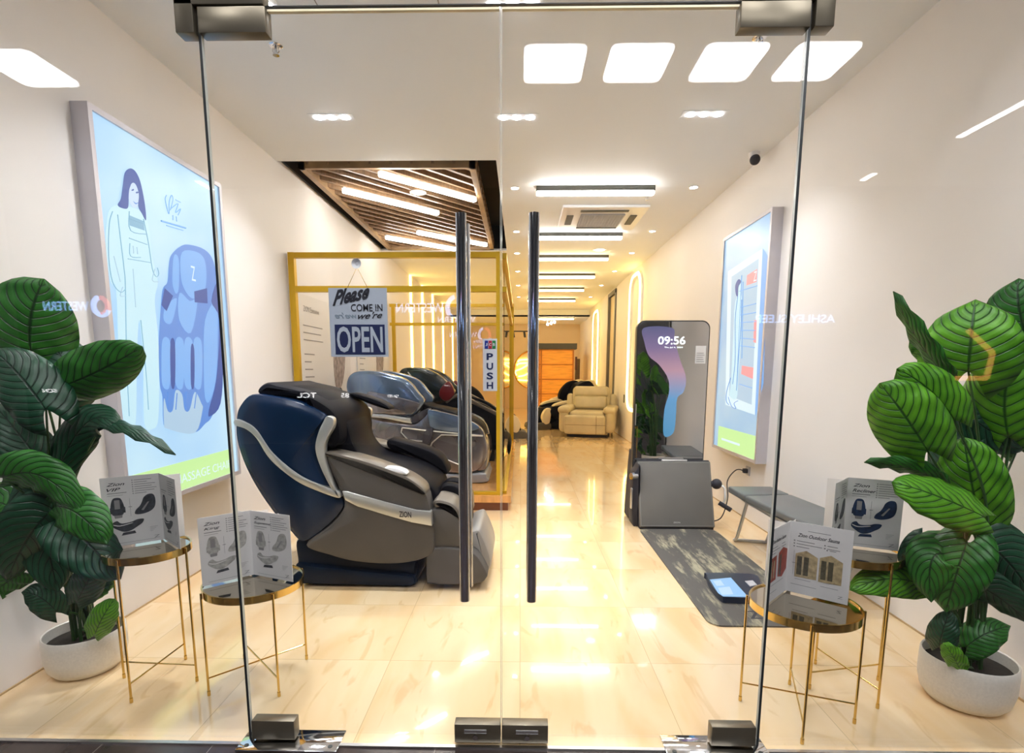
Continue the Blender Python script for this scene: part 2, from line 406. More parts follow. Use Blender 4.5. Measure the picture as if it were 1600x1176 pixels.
# doorway in the right wall, far back
d = MB(); d.box(XR+.03, XR+.09, 12.2, 13.1, 0, 3.0)
dd = struct('door_3', d, WALLB)
mb = MB().box(XR-.03, XR+.06, 12.12, 12.22, 0, 3.05); mb.box(XR-.03, XR+.06, 13.06, 13.16, 0, 3.05); mb.box(XR-.03, XR+.06, 12.12, 13.16, 3.0, 3.08)
mb.build('door_frame', mat('grey_door_frame', (.16, .155, .14), .4, .3, var=.05), dd)

# the hall outside, behind the camera
mb = MB().box(-9, 9, -6.3, -6.2, 0, 4.5); struct('wall_outside_back', mb, MALLW)
mb = MB().box(-9.1, -9, -6.3, 1.8, 0, 4.5); struct('wall_outside_left', mb, MALLP)
mb = MB().box(9, 9.1, -6.3, 1.8, 0, 4.5); struct('wall_outside_right', mb, MALLP)
mb = MB().box(-9, 9, -6.3, 1.8, 4.4, 4.5); struct('ceiling_outside', mb, MALLC)
PX = [(.015, -2.37), (.845, -2.37), (1.74, -2.37), (2.6, -2.37), (-5.35, -2.37), (-2.5, -.2), (-.9, -.2), (.7, -.2), (2.3, -.2), (-1.7, .75), (0, .75), (1.7, .75)]  # rows nearer the glass are unseen extra lamps, added to light the shop front
for i, (x, py_) in enumerate(PX):
    o = thing('ceiling_panel_light', (x+.3, py_, 4.4), ['rounded square ceiling lamp in the hall, leftmost of the four mirrored in the door', 'rounded square hall ceiling lamp, second from the left of the four mirrored in the door', 'rounded square hall ceiling lamp, third from the left of the four mirrored in the glass', 'rounded square hall ceiling lamp, rightmost of the four mirrored across the door edge', 'rounded hall ceiling lamp mirrored in the glass above the left plant, at the photo edge', 'added unseen hall fill lamp outside the shop front, above its left corner', 'added unseen hall fill lamp outside the shop front, above the left door', 'added unseen hall fill lamp outside the shop front, above the right door', 'added unseen hall fill lamp outside the shop front, above its right corner', 'added unseen hall fill lamp closest to the shop fascia, left of the door', 'added unseen hall fill lamp closest to the shop fascia, over the door', 'added unseen hall fill lamp closest to the shop fascia, right of the door'][i], 'ceiling light', 'square hall ceiling lamps')
    rr = [(math.cos(a), math.sin(a)) for a in [math.pi/2*q+math.pi/2*k/6 for q in range(4) for k in range(7)]]
    pts = []
    for q in range(4):
        sx, sy = [(1, 1), (-1, 1), (-1, -1), (1, -1)][q]
        for k in range(7):
            a = math.pi/2*q+math.pi/2*k/6
            pts.append((sx*.22+math.cos(a)*.08, sy*.25+math.sin(a)*.08))
    MB().prism(pts, 'z', -.05, -.012).build('diffuser', PANL, o, local=True)
    MB().prism([(p[0]*1.03, p[1]*1.03) for p in pts], 'z', -.03, 0).build('housing', WHITEP, o, local=True)
SIGNB = emat('blue_white_letters', (.30, .52, 1), 8)
SIGNW = emat('white_letters', (1, 1, 1), 9)
SIGNR = emat('red_sign_face', (1, .08, .12), 3.5)
SIGNO = emat('orange_sign_face', (1, .42, .08), 3.0)
def shopsign(nm, s, m, x0, x1, z, h, label, logo=None, y=-5.4):
    # the sign faces +Y, so its reading direction is -X
    o = thing(nm, ((x0+x1)/2, -6.2, z), label, 'sign')
    MB().box(min(x0, x1)-.02, max(x0, x1)+.02, -6.2, y-.02, z-h*.2, z+h*1.2).build('sign_box', MALLW, o)
    text('lettering', s, m, (x1, y, z), (-1, 0, 0), (0, 0, 1), abs(x1-x0), h, o, bold=.01)
    if logo:
        cx, r = logo
        a = MB(); a.tube([(cx+math.cos(t)*r, y, z+h/2+math.sin(t)*r*1.1) for t in [math.pi*.6+k*math.pi*1.25/14 for k in range(15)]], .04, 6); a.build('logo_swirl', SIGNB, o)
        a = MB(); a.tube([(cx+math.cos(t)*r*.8, y, z+h/2+math.sin(t)*r) for t in [-math.pi*.5+k*math.pi*1.0/12 for k in range(13)]], .04, 6); a.build('logo_swoosh', SIGNR, o)
    return o
shopsign('shop_sign', 'WESTERN', SIGNB, -7.8, -7.05, 2.28, .15, 'pale blue lit shop lettering mirrored over the top leaf of the left plant', (-6.84, .13))
shopsign('shop_sign', 'WESTERN', SIGNB, -2.02, -1.25, 2.25, .15, 'larger blue lit shop lettering mirrored between the hanging door sign and left pull handle', (-1.02, .17))
shopsign('shop_sign', 'WESTERN', SIGNB, -1.32, -.72, 2.08, .09, 'small blue lit shop lettering mirrored just below the larger lettering by the handle', None, -5.2)
shopsign('shop_sign', 'ASHLEY SLEEP', SIGNB, 3.74, 5.0, 2.09, .13, 'faint lit two word shop lettering mirrored beside the right light box', None)
shopsign('shop_sign', 'TCL', SIGNW, -3.7, -3.38, .875, .085, 'small white three letter lit sign mirrored on top of the big navy chair', None)
shopsign('shop_sign', '85', SIGNW, -2.97, -2.84, .88, .075, 'tiny lit number 85 mirrored between the navy chair and the wrapped chair', None)
shopsign('shop_sign', 'QLED', SIGNW, -2.2, -2.02, .88, .05, 'tiny lit four letter word mirrored on the blue wrapped chair', None)
shopsign('shop_sign', 'SCN', SIGNW, -7.98, -7.74, .95, .06, 'tiny lit three letter sign mirrored on the middle leaves of the left plant', None)
o = thing('house_logo_sign', (7.35, -6.2, 1.75), 'orange house outline emblem mirrored on the right plant', 'sign')
MB().box(7.0, 7.75, -6.2, -5.45, 1.1, 2.1).build('sign_box', MALLW, o)
mb = MB()
for a, b in (((7.02, 1.22), (7.5, 1.22)), ((7.5, 1.22), (7.55, 1.62)), ((7.55, 1.62), (7.12, 1.98))): mb.cyl((a[0], -5.41, a[1]), (b[0], -5.41, b[1]), .04, 6)
mb.build('outline', SIGNO, o)
for i, (x, y, ln) in enumerate(((5.75, -3.7, 1.0), (-5.3, -6.0, .5), (5.5, -5.7, .3))):
    o = thing('hall_strip_light', (x, y, 4.4), ['long thin hall strip lamp mirrored as a white streak at the upper right edge', 'thin hall lamp mirrored above the printed chair on the left light box', 'short hall lamp mirrored as an arc on the right wall'][i], 'ceiling light')
    MB().box(x-.04, x+.04, y-ln/2, y+ln/2, 4.37, 4.385).build('diffuser', PANL, o); MB().box(x-.06, x+.06, y-ln/2-.02, y+ln/2+.02, 4.385, 4.4).build('housing', WHITEP, o)

# ================================================================ glass front
TOPZ = 2.40
def pane(nm, x0, x1, z0, z1):
    return struct(nm, MB().box(x0, x1, GY-.005, GY+.005, z0, z1), GLASS)
LH, RH, CD = -.972, .845, -.065
w1 = pane('window_1', XL, LH-.008, .006, CZ)
MB().box(LH-.0088, LH-.0005, GY-.006, GY+.006, .006, TOPZ).build('glass_edge', EDGE, w1)
w2 = pane('window_2', RH+.008, XR, .006, CZ)
MB().box(RH+.0005, RH+.0088, GY-.006, GY+.006, .006, TOPZ).build('glass_edge', EDGE, w2)
w3 = pane('window_3', LH-.008, RH+.008, TOPZ+.008, CZ)
MB().box(LH, RH, GY-.006, GY+.006, TOPZ+.006, TOPZ+.009).build('glass_edge', EDGE, w3)
def door(nm, x0, x1, hinge):
    r = bpy.data.objects.new(nm, None); COL.objects.link(r); r.location = ((x0+x1)/2, GY, 0); r['kind'] = 'structure'
    MB().box(x0, x1, GY-.006, GY+.006, .03, TOPZ).build('glass_pane', GLASS, r)
    e = MB(); e.box(x0-.0004, x0+.0008, GY-.0062, GY+.0062, .03, TOPZ); e.box(x1-.0008, x1+.0004, GY-.0062, GY+.0062, .03, TOPZ)
    MB().box(x0+.002, x1-.002, GY-.0064, GY+.0064, TOPZ-.007, TOPZ-.001).build('top_edge_glint', mat('painted_led_reflection', (.95, .86, .62), .3, var=.03), r)  # LED reflection painted as a pale gold strip along the door top
    e.build('glass_edge', EDGEL, r)
    hx = x0 if hinge < 0 else x1
    # top corner fitting and bottom corner fitting, both faces of the glass
    s = -hinge
    a = MB()
    a.rbox(min(hx, hx+s*.205), max(hx, hx+s*.205), GY-.022, GY+.022, TOPZ-.072, TOPZ+.0, .003, 2)
    a.build('top_corner_fitting', CHROMED, r, smooth=True)
    a = MB()
    a.rbox(min(hx+s*.01, hx+s*.165), max(hx+s*.01, hx+s*.165), GY-.022, GY+.022, .012, .085, .003, 2)
    a.build('bottom_corner_fitting', CHROMED, r, smooth=True)
    cx = x1 if hinge < 0 else x0
    q = MB().rbox(min(cx, cx+hinge*.165), max(cx, cx+hinge*.165), GY-.022, GY+.022, .012, .082, .003, 2).build('bottom_lock_fitting', CHROMED, r, smooth=True)
    MB().rbox(cx+hinge*.09-.04, cx+hinge*.09+.04, GY-.026, GY-.02, .05, .064, .002, 2).build('latch_plate', SATIN, q)
    k = MB(); k.cyl((cx+hinge*.09, GY-.03, .036), (cx+hinge*.09, GY-.02, .036), .009, 14); k.build('key_cylinder', CHROME, q, smooth=True)
    return r
def handle(r, x):
    for sgn in (-1, 1):
        m = MB(); m.cyl((x, GY+sgn*.062, .565), (x, GY+sgn*.062, 1.80), .0165, 28)
        h = m.build('pull_handle', CHROME, r, smooth=True)
        for z in (.80, 1.56):
            k = MB(); k.cyl((x, GY+sgn*.006, z), (x, GY+sgn*.062, z), .008, 12); k.build('standoff', CHROME, h, smooth=True)
d1 = door('door_1', LH, CD-.002, -1); handle(d1, -.185)
d2 = door('door_2', CD+.002, RH, 1); handle(d2, .038)
def fit(x0, x1, lab):
    o = thing('glass_corner_bracket', ((x0+x1)/2, GY, TOPZ), lab, 'bracket', 'overhead glass brackets')
    return o
o = fit(LH-.07, LH+.2, 'mirror steel bracket clamping the overhead glass above the left door corner')
m = MB(); m.rbox(LH-.068, LH-.012, GY-.024, GY+.024, TOPZ-.072, TOPZ+.2, .003, 2); m.rbox(LH-.068, LH+.20, GY-.024, GY+.024, TOPZ+.004, TOPZ+.2, .003, 2); m.build('plate', CHROMED, o, smooth=True)
o = fit(RH-.2, RH+.07, 'mirror steel bracket clamping the overhead glass above the right door corner')
m = MB(); m.rbox(RH+.012, RH+.068, GY-.024, GY+.024, TOPZ-.072, TOPZ+.2, .003, 2); m.rbox(RH-.20, RH+.068, GY-.024, GY+.024, TOPZ+.004, TOPZ+.2, .003, 2); m.build('plate', CHROMED, o, smooth=True)
for x0, x1, lab in ((LH-.03, LH+.33, 'left'), (RH-.33, RH+.03, 'right')):
    o = thing('floor_spring_plate', ((x0+x1)/2, GY, 0), 'polished steel floor plate under the %s door hinge' % lab, 'floor plate', 'floor spring plates')
    MB().rbox(x0, x1, GY-.07, GY+.045, 0, .006, .002, 2).build('cover_plate', CHROME, o, smooth=True)
    for xx in (x0+.03, x1-.03):
        k = MB(); k.cyl((xx, GY-.045, .006), (xx, GY-.045, .008), .008, 12); k.build('screw', DGREY, o)

# hanging OPEN sign, inside face of the left door
o = thing('open_sign', (-.531, GY+.012, 1.377), 'pale blue card sign reading Please come in we are OPEN, hung on the left door', 'sign')
SB = mat('pale_blue_sign_card', (.56, .62, .71), .5, var=.02); SN = mat('faint_blue_print', (.30, .38, .46), .5, var=.05)
X0, X1, Z0, Z1 = -.626, -.436, 1.372, 1.592
MB().box(X0, X1, GY+.012, GY+.015, Z0, Z1).build('card', SB, o)
yf = GY+.0115
text('word_please', 'Please', INK, (X0+.012, yf, Z1-.058), (1, 0, .20), (0, 0, 1), .125, .048, o, shear=.55, bold=.035)
text('words_come_in', 'COME IN', INK, (X0+.072, yf, Z1-.074), (1, 0, 0), (0, 0, 1), .103, .023, o, bold=.012)
text('word_were', "we're", INK, (X0+.094, yf, Z1-.099), (1, 0, .05), (0, 0, 1), .08, .021, o, shear=.45, bold=.012)
text('mirrored_word', "we're", SN, (X0+.088, yf+.0003, Z1-.097), (-1, 0, 0), (0, 0, 1), .07, .019, o, shear=.45, bold=.02, ext=-.0006)
MB().box(X0+.016, X1-.010, yf-.0004, GY+.0125, Z0+.008, Z0+.104).build('navy_panel', INKN, o)
text('word_open', 'OPEN', SB, (X0+.022, yf-.0006, Z0+.014), (1, 0, 0), (0, 0, 1), .151, .084, o, bold=.02)
m = MB(); cxs = X0+.096
m.tube([(X0+.062, GY+.0135, Z1), (cxs, GY+.0135, Z1+.065), (X0+.128, GY+.0135, Z1)], .0012, 6); m.build('chain', GOLD, o)
m = MB(); m.lathe([(.0, .009), (.006, .009), (.010, .005), (.015, .0015), (.016, 0)], (0, 0, 0), 20)
m.v = [(cxs+x, GY+.006+z, Z1+.075+y) for x, y, z in m.v]; m.build('suction_cup', WHITEP, o, smooth=True)
# push sticker
o = thing('push_sticker', (-.1, GY-.006, 1.27), 'white vertical sticker with small colour card logo above the letters PUSH', 'sticker')
X0, X1, Z0, Z1 = -.124, -.078, 1.262, 1.43
MB().box(X0, X1, GY-.0075, GY-.0065, Z0, Z1).build('backing', WHITEP, o)
for i, ch in enumerate('PUSH'):
    text('letter', ch, INKN, (X0+.012, GY-.0076, Z1-.068-i*.031), (1, 0, 0), (0, 0, 1), .021, .022, o, bold=.03)
for i, c in enumerate(((.02, .05, .35), (.5, .02, .05), (.02, .25, .06))):
    mm = mat('card_logo_%s' % ['blue', 'red', 'green'][i], c, .4, var=.02)
    q = MB().rbox(X0+.006+i*.0122, X0+.0172+i*.0122, GY-.0085, GY-.007, Z1-.032, Z1-.006, .004, 3).build('logo_bar', mm, o)
    text('logo_letter', 'JCB'[i], WHITEP, (X0+.0083+i*.0122, GY-.0087, Z1-.023), (1, 0, 0), (0, 0, 1), .0065, .009, q, bold=.02)

# ================================================================ light boxes on the side walls
FRM = mat('pale_lilac_frame', (.60, .58, .63), .35, .3, var=.04)
def lightbox(nm, xw, xf, y0, y1, z0, z1, lab, yellow, es):
    o = thing(nm, (xw, (y0+y1)/2, z0), lab, 'light box')
    a, b = min(xw, xf), max(xw, xf)
    m = MB(); t = .028
    m.box(a, b, y0, y1, z0, z0+t); m.box(a, b, y0, y1, z1-t, z1); m.box(a, b, y0, y0+t, z0+t, z1-t); m.box(a, b, y1-t, y1, z0+t, z1-t)
    m.build('frame', FRM, o)
    s = 1 if xf > xw else -1
    xp = xf-s*.012
    BL = bpy.data.materials.new('backlit_film'); BL.use_nodes = True; nt = BL.node_tree; b = nt.nodes['Principled BSDF']
    tc = N(nt, 'ShaderNodeTexCoord'); gx = N(nt, 'ShaderNodeSeparateXYZ'); nt.links.new(tc.outputs['Object'], gx.inputs[0])
    no = N(nt, 'ShaderNodeTexNoise'); no.inputs['Scale'].default_value = 1.3; nt.links.new(tc.outputs['Object'], no.inputs['Vector'])
    cr = N(nt, 'ShaderNodeValToRGB'); e = cr.color_ramp.elements; e[0].position = .35; e[0].color = (.40, .68, 1, 1); e[1].position = .65; e[1].color = (.60, .86, 1, 1)
    nt.links.new(no.outputs[0], cr.inputs[0]); nt.links.new(cr.outputs[0], b.inputs['Emission Color']); b.inputs['Emission Strength'].default_value = es*.60
    b.inputs['Base Color'].default_value = (.05, .05, .06, 1); b.inputs['Roughness'].default_value = .3
    MB().box(min(xp, xp-s*.004), max(xp, xp-s*.004), y0+t, y1-t, z0+t, z1-t).build('backlit_panel', BL, o)
    MB().box(min(xp, xp+s*.002), max(xp, xp+s*.002), y0+t, y1-t-(.1 if s < 0 else .06), z0+t, z0+t+yellow).build('yellow_band', emat('lime_band_film', (.62, .95, .38), 1.0, (.05, .05, .05)), o)
    return o, xp+s*.003, s
PB1 = emat('printed_blue_dark', (.06, .14, .52), .75, (.02, .02, .03)); PB2 = emat('printed_blue_mid', (.14, .34, .85), .9, (.02, .02, .03))
PB3 = emat('printed_blue_light', (.24, .52, 1.0), .95, (.02, .02, .03)); PBL = emat('printed_pale_line', (.28, .55, .75), .9, (.02, .02, .03))
PW = emat('printed_pale_cloth', (.62, .90, 1.0), 1.0, (.02, .02, .03)); PSK = emat('printed_pale_skin', (.62, .78, .98), 1.0, (.02, .02, .03))
PR = emat('printed_red_glow', (1, .34, .36), 1.1, (.02, .02, .03)); PGR = emat('printed_grey', (.50, .70, .88), .95, (.02, .02, .03)); PWH = emat('printed_white', (.75, .93, 1), 1.05, (.02, .02, .03))
def flat(nm, pts, m, x, s, parent, sm=True, lift=0):
    """printed shape on the panel; pts are (y, z) outlines"""
    p = spline(pts, 4) if sm else pts
    return MB().prism(p, 'x', x+s*lift, x+s*(lift+.0008)).build(nm, m, parent)
lb, xp, s = lightbox('light_box', XL, XL+.085, 2.745, 3.91, .575, 2.585, 'large backlit poster of a woman beside a massage chair, on the left wall', .17, 1.0)
A = XL+.085

wo = flat('printed_woman', [(2.904,2.164),(2.827,2.111),(2.787,1.949),(2.796,1.766),(2.827,1.733),(2.801,1.418),(2.791,1.073),(2.872,1.042),(2.93,1.388),(2.978,1.594),(2.98,1.389),(2.943,1.042),(3.0,1.001),(3.064,1.067),(3.119,1.464),(3.12,1.712),(3.162,1.823),(3.131,1.957),(3.123,2.125),(3.088,2.176),(3.019,2.18),(2.961,2.173)], PW, xp, s, lb)
flat('printed_hair', [(3.012,2.376),(2.97,2.34),(2.946,2.27),(2.923,2.2),(2.895,2.161),(2.926,2.154),(2.97,2.169),(2.984,2.237),(3.007,2.302),(3.046,2.308),(3.065,2.262),(3.051,2.199),(3.077,2.167),(3.104,2.14),(3.108,2.205),(3.098,2.285),(3.081,2.345),(3.051,2.377)], PB1, xp, s, lb, lift=.0016)
flat('printed_face', [(3.018,2.311),(2.986,2.257),(2.984,2.205),(3.009,2.181),(3.046,2.197),(3.073,2.251),(3.075,2.297),(3.049,2.325)], PSK, xp, s, lb, lift=.0012)
flat('printed_hair', [(2.986,2.358),(2.96,2.305),(2.966,2.244),(2.986,2.257),(3.017,2.305),(3.057,2.311),(3.073,2.284),(3.053,2.355),(3.021,2.37)], PB1, xp, s, lb, lift=.0018)
flat('printed_eyes', [(3.007,2.266),(3.023,2.278),(3.027,2.273),(3.016,2.266)], PB1, xp, s, lb, lift=.0024)
flat('printed_eyes', [(3.041,2.267),(3.057,2.275),(3.061,2.27),(3.045,2.262)], PB1, xp, s, lb, lift=.0024)
flat('printed_mouth', [(3.014,2.214),(3.033,2.21),(3.054,2.219),(3.032,2.203)], PB2, xp, s, lb, lift=.0024)
def stroke(nm, px, r, m, x, s, parent, lift=.002):
    pts = [Vector((x+s*lift, y, z)) for y, z in px]
    return MB().tube(curve3(pts, 4), r, 5).build(nm, m, parent)
for ln in ([(2.854,2.118),(2.822,2.049),(2.796,1.89),(2.805,1.768),(2.853,1.724),(2.892,1.743)], [(2.888,2.112),(2.891,2.004),(2.897,1.846),(2.893,1.749),(2.852,1.387),(2.83,1.087)], [(3.084,2.142),(3.108,2.02),(3.122,1.886),(3.149,1.849),(3.174,1.867),(3.167,1.901)], [(2.977,2.152),(2.973,2.055),(3.104,2.067)], [(2.933,1.904),(3.116,1.919)], [(2.988,1.595),(2.991,1.32),(2.983,1.11)], [(2.981,2.115),(3.09,2.117)], [(2.957,2.013),(3.097,2.011)]):
    stroke('drawn_fold_line', ln, .0022, PBL, xp, s, lb)
flat('printed_top', [(2.974,2.132),(2.972,2.08),(3.086,2.082),(3.082,2.131)], PBL, xp, s, lb, lift=.0014, sm=False)
for ln in ([(3.305,2.331),(3.29,2.302),(3.305,2.242),(3.316,2.235),(3.325,2.301),(3.354,2.346),(3.363,2.323),(3.33,2.256)], [(3.344,2.271),(3.411,2.315),(3.378,2.255),(3.433,2.292),(3.402,2.247)], [(3.389,2.331),(3.438,2.33)], [(3.351,2.233),(3.347,2.204)], [(3.382,2.234),(3.384,2.206)]):
    stroke('signature_stroke', ln, .0022, PB3, xp, s, lb)
stroke('drawn_fold_line', [(2.959,1.987),(2.954,1.922),(3.034,1.931)], .002, PBL, xp, s, lb)
for ln in ([(2.982,1.979),(2.981,1.94)], [(3.011,1.979),(3.011,1.943)], [(2.875,1.753),(2.85,1.705),(2.888,1.71)], [(3.144,1.89),(3.113,1.823),(3.168,1.824)], [(2.965,1.858),(2.957,1.659)], [(2.832,1.897),(2.86,1.776)]): stroke('drawn_fold_line', ln, .002, PGR, xp, s, lb)
stroke('printed_name_line', [(3.238,2.172),(3.47,2.191)], .005, PB3, xp, s, lb)
stroke('printed_name_line', [(3.282,2.158),(3.441,2.169)], .0025, PB3, xp, s, lb)
bc = flat('printed_chair_back', [(3.483,2.096),(3.389,2.06),(3.307,1.999),(3.276,1.942),(3.249,1.837),(3.21,1.802),(3.187,1.756),(3.15,1.609),(3.119,1.464),(3.1,1.248),(3.113,1.174),(3.101,1.046),(3.123,0.995),(3.287,0.947),(3.42,0.94),(3.512,0.98),(3.591,1.015),(3.703,1.146),(3.754,1.406),(3.789,1.666),(3.786,1.878),(3.761,2.041),(3.664,2.103)], PB2, xp, s, lb, lift=.0005)
flat('printed_chair_headrest', [(3.41,2.035),(3.379,1.894),(3.406,1.816),(3.479,1.772),(3.595,1.803),(3.651,1.9),(3.654,2.029),(3.574,2.069)], PB3, xp, s, lb, lift=.0016)
flat('printed_chair_cushion', [(3.325,1.995),(3.292,1.844),(3.313,1.78),(3.349,1.815),(3.372,1.986)], PB3, xp, s, lb, lift=.0016)
flat('printed_chair_cushion', [(3.351,1.786),(3.329,1.625),(3.436,1.557),(3.533,1.763),(3.45,1.753)], PB3, xp, s, lb, lift=.0016)
flat('printed_chair_cushion', [(3.206,1.687),(3.184,1.612),(3.253,1.604),(3.322,1.752)], PB3, xp, s, lb, lift=.0016)
flat('printed_chair_cushion', [(3.603,1.65),(3.554,1.402),(3.535,1.154),(3.591,1.13),(3.694,1.319),(3.774,1.792),(3.727,1.787)], PB3, xp, s, lb, lift=.0016)
for fw_ in ([(3.157,1.502),(3.126,1.356),(3.121,1.24),(3.177,1.223),(3.213,1.357),(3.221,1.498)], [(3.282,1.509),(3.249,1.357),(3.245,1.236),(3.305,1.219),(3.343,1.358),(3.351,1.505)], [(3.371,1.514),(3.337,1.358),(3.333,1.234),(3.397,1.216),(3.436,1.359),(3.443,1.51)], [(3.465,1.519),(3.43,1.359),(3.426,1.232),(3.493,1.213),(3.534,1.36),(3.541,1.515)]):
    flat('printed_chair_footwell', fw_, PB3, xp, s, lb, lift=.0016)
flat('printed_chair_gap', [(3.225,1.487),(3.198,1.245),(3.234,1.244),(3.267,1.486)], PB1, xp, s, lb, lift=.0017)
flat('printed_chair_gap', [(3.424,1.47),(3.393,1.24),(3.426,1.232),(3.457,1.459)], PB1, xp, s, lb, lift=.0019)
flat('printed_chair_controls', [(3.215,1.796),(3.173,1.697),(3.214,1.666),(3.287,1.762)], PB1, xp, s, lb, lift=.002, sm=False)
flat('printed_chair_controls', [(3.506,1.818),(3.503,1.751),(3.647,1.761),(3.653,1.859)], PB1, xp, s, lb, lift=.002, sm=False)
flat('printed_chair_side', [(3.695,1.783),(3.825,1.927),(3.787,1.407),(3.713,1.102),(3.577,1.025),(3.568,1.068),(3.688,1.276),(3.773,1.665)], PB1, xp, s, lb, lift=.002)
flat('printed_chair_footrest', [(3.123,1.166),(3.104,1.027),(3.133,0.987),(3.392,0.935),(3.495,1.073),(3.487,1.115),(3.427,1.191),(3.358,1.083),(3.306,1.087),(3.294,1.181),(3.235,1.206),(3.195,1.095),(3.147,1.09)], PGR, xp, s, lb, lift=.0022)
for ln in ([(3.148,1.098),(3.162,1.201)], [(3.219,1.093),(3.245,1.191)], [(3.319,1.086),(3.341,1.195)], [(3.406,1.088),(3.44,1.183)]):
    stroke('drawn_fold_line', ln, .004, PB2, xp, s, lb, .003)
text('printed_emblem', 'Z', PWH, (xp+s*.003, *[(3.487,1.882)][0]), (0, 1, 0), (0, 0, 1), .045, .09, lb)
for wd, yy, ww in (('PRO', 2.98, .15), ('MASSAGE', 3.16, .37), ('CHAIR', 3.56, .24)): text('band_lettering', wd, PWH, (xp+s*.001, yy, .645), (0, 1, 0), (0, 0, 1), ww, .055, lb)

lb, xp, s = lightbox('light_box', XR, XR-.09, 4.53, 5.58, .56, 2.60, 'slimmer backlit poster of a white sauna cabin with a red heater, on the right wall', .2, .82)
B = XR-.09
flat('printed_sauna_side', [(4.683,2.319),(4.577,2.238),(4.502,1.223),(4.608,0.953),(4.632,1.027),(4.724,2.267)], PB3, xp, s, lb, sm=False)
flat('printed_sauna_front', [(5.431,2.267),(4.683,2.319),(4.622,0.963),(5.3,1.007)], PWH, xp, s, lb, sm=False, lift=.0006)
flat('printed_sauna_interior', [(5.325,2.202),(4.746,2.251),(4.699,1.044),(5.216,1.097)], PGR, xp, s, lb, sm=False, lift=.0012)
flat('printed_heater', [(4.956,1.376),(4.709,1.357),(4.706,1.261),(4.959,1.302)], PR, xp, s, lb, sm=False, lift=.0018)
flat('printed_red_panel', [(4.965,2.154),(4.758,2.171),(4.755,2.067),(4.965,2.067)], PR, xp, s, lb, sm=False, lift=.0018)
flat('printed_red_panel', [(4.757,1.754),(4.706,1.749),(4.689,1.559),(4.742,1.572)], PR, xp, s, lb, sm=False, lift=.0018)
for ln in ([(5.065,1.893),(4.74,1.888)], [(5.054,1.825),(4.728,1.814)], [(5.044,1.757),(4.717,1.739)], [(5.033,1.688),(4.718,1.666)], [(5.023,1.62),(4.706,1.591)], [(5.012,1.552),(4.709,1.523)], [(5.117,2.04),(4.737,2.033)], [(5.042,2.112),(4.965,1.438)], [(4.988,1.211),(4.708,1.185)], [(5.08,2.173),(5.038,1.151)]):
    stroke('drawn_slat_line', ln, .004, PB3, xp, s, lb, .0025)
flat('printed_person', [(5.164,2.153),(5.196,2.068),(5.156,2.006),(5.205,1.932),(5.196,1.677),(5.19,1.443),(5.185,1.206),(5.2,1.098),(5.027,1.082),(5.026,1.267),(5.012,1.552),(5.033,1.778),(5.045,1.947),(5.086,2.03),(5.086,2.119)], PW, xp, s, lb, lift=.0024)
flat('printed_hair', [(5.149,2.151),(5.217,2.105),(5.188,2.021),(5.141,2.004),(5.138,2.082),(5.086,2.119)], PB1, xp, s, lb, lift=.0035)
for ln in ([(5.141,2.004),(5.168,1.79),(5.113,1.441),(5.138,1.207)], [(5.046,1.958),(5.024,1.721),(5.038,1.439),(5.038,1.151)], [(5.194,1.265),(5.272,1.143),(5.273,1.045),(5.202,1.013)], [(5.23,1.084),(5.138,1.005),(5.027,0.989),(5.08,1.032),(4.994,1.061)]):
    stroke('drawn_fold_line', ln, .003, PB2, xp, s, lb, .004)
text('printed_emblem', 'Z', PWH, (xp+s*.003, *[(4.82,2.077)][0]), (0, -1, 0), (0, 0, 1), .06, .08, lb)
MB().box(min(xp, xp+s*.001), max(xp, xp+s*.001), 4.9, 5.35, .66, .68).build('band_line', PWH, lb)
# plug and lead under it
o = thing('wall_socket', (XR, 4.87, .44), 'small dark wall socket with a plug under the right light box', 'socket')
MB().rbox(XR-.012, XR, 4.83, 4.91, .40, .48, .004, 2).build('face_plate', GREYP, o); MB().rbox(XR-.05, XR-.012, 4.85, 4.89, .42, .46, .006, 2).build('plug', INK, o)
o = MB().tube(curve3([(XR-.04, 4.87, .44), (1.93, 4.85, .45), (1.84, 4.80, .36), (1.82, 4.72, .22), (1.76, 4.68, .06), (1.68, 4.72, .012), (1.66, 4.8, .012)], 8), .005, 6).build('power_cord', INK, None, smooth=True)
tag(o, 'thin black power cord hanging from the wall socket to the floor', 'cord')

# ================================================================ ceiling fittings
for i, (y, x0, x1) in enumerate(((5.72, .14, 1.31), (7.57, .17, 1.33), (8.97, .20, 1.37), (10.63, .20, 1.38), (12.35, .15, 1.37), (14.17, .15, 1.36))):
    o = thing('linear_lamp', ((x0+x1)/2, y, CZ), 'black edged tube lamp crossing the aisle ceiling, %s from the glass front' % ['first', 'second', 'third', 'fourth', 'fifth', 'sixth'][i], 'ceiling light', 'tube lamps over the aisle')
    m = MB(); m.rbox(x0, x1, y-.035, y+.035, CZ-.05, CZ, .006, 2); m.build('housing', mat('dark_lamp_housing', (.08, .075, .06), .4, .4, var=.05) if i == 0 else bpy.data.materials['dark_lamp_housing'], o)
    m = MB(); m.rbox(x0+.005, x1-.005, y-.04, y+.03, CZ-.085, CZ-.045, .016, 3); m.build('diffuser', TUBE if i < 2 else TUBEW, o, smooth=True)
o = thing('linear_lamp', (.95, 16.95, 2.93), 'farthest tube lamp, on the lowered ceiling before the back wall', 'ceiling light', 'tube lamps over the aisle')
MB().rbox(.4, 1.6, 16.92, 16.98, 2.89, 2.93, .006, 2).build('housing', bpy.data.materials['dark_lamp_housing'], o)
MB().rbox(.41, 1.59, 16.91, 16.97, 2.86, 2.892, .012, 3).build('diffuser', TUBEW, o)
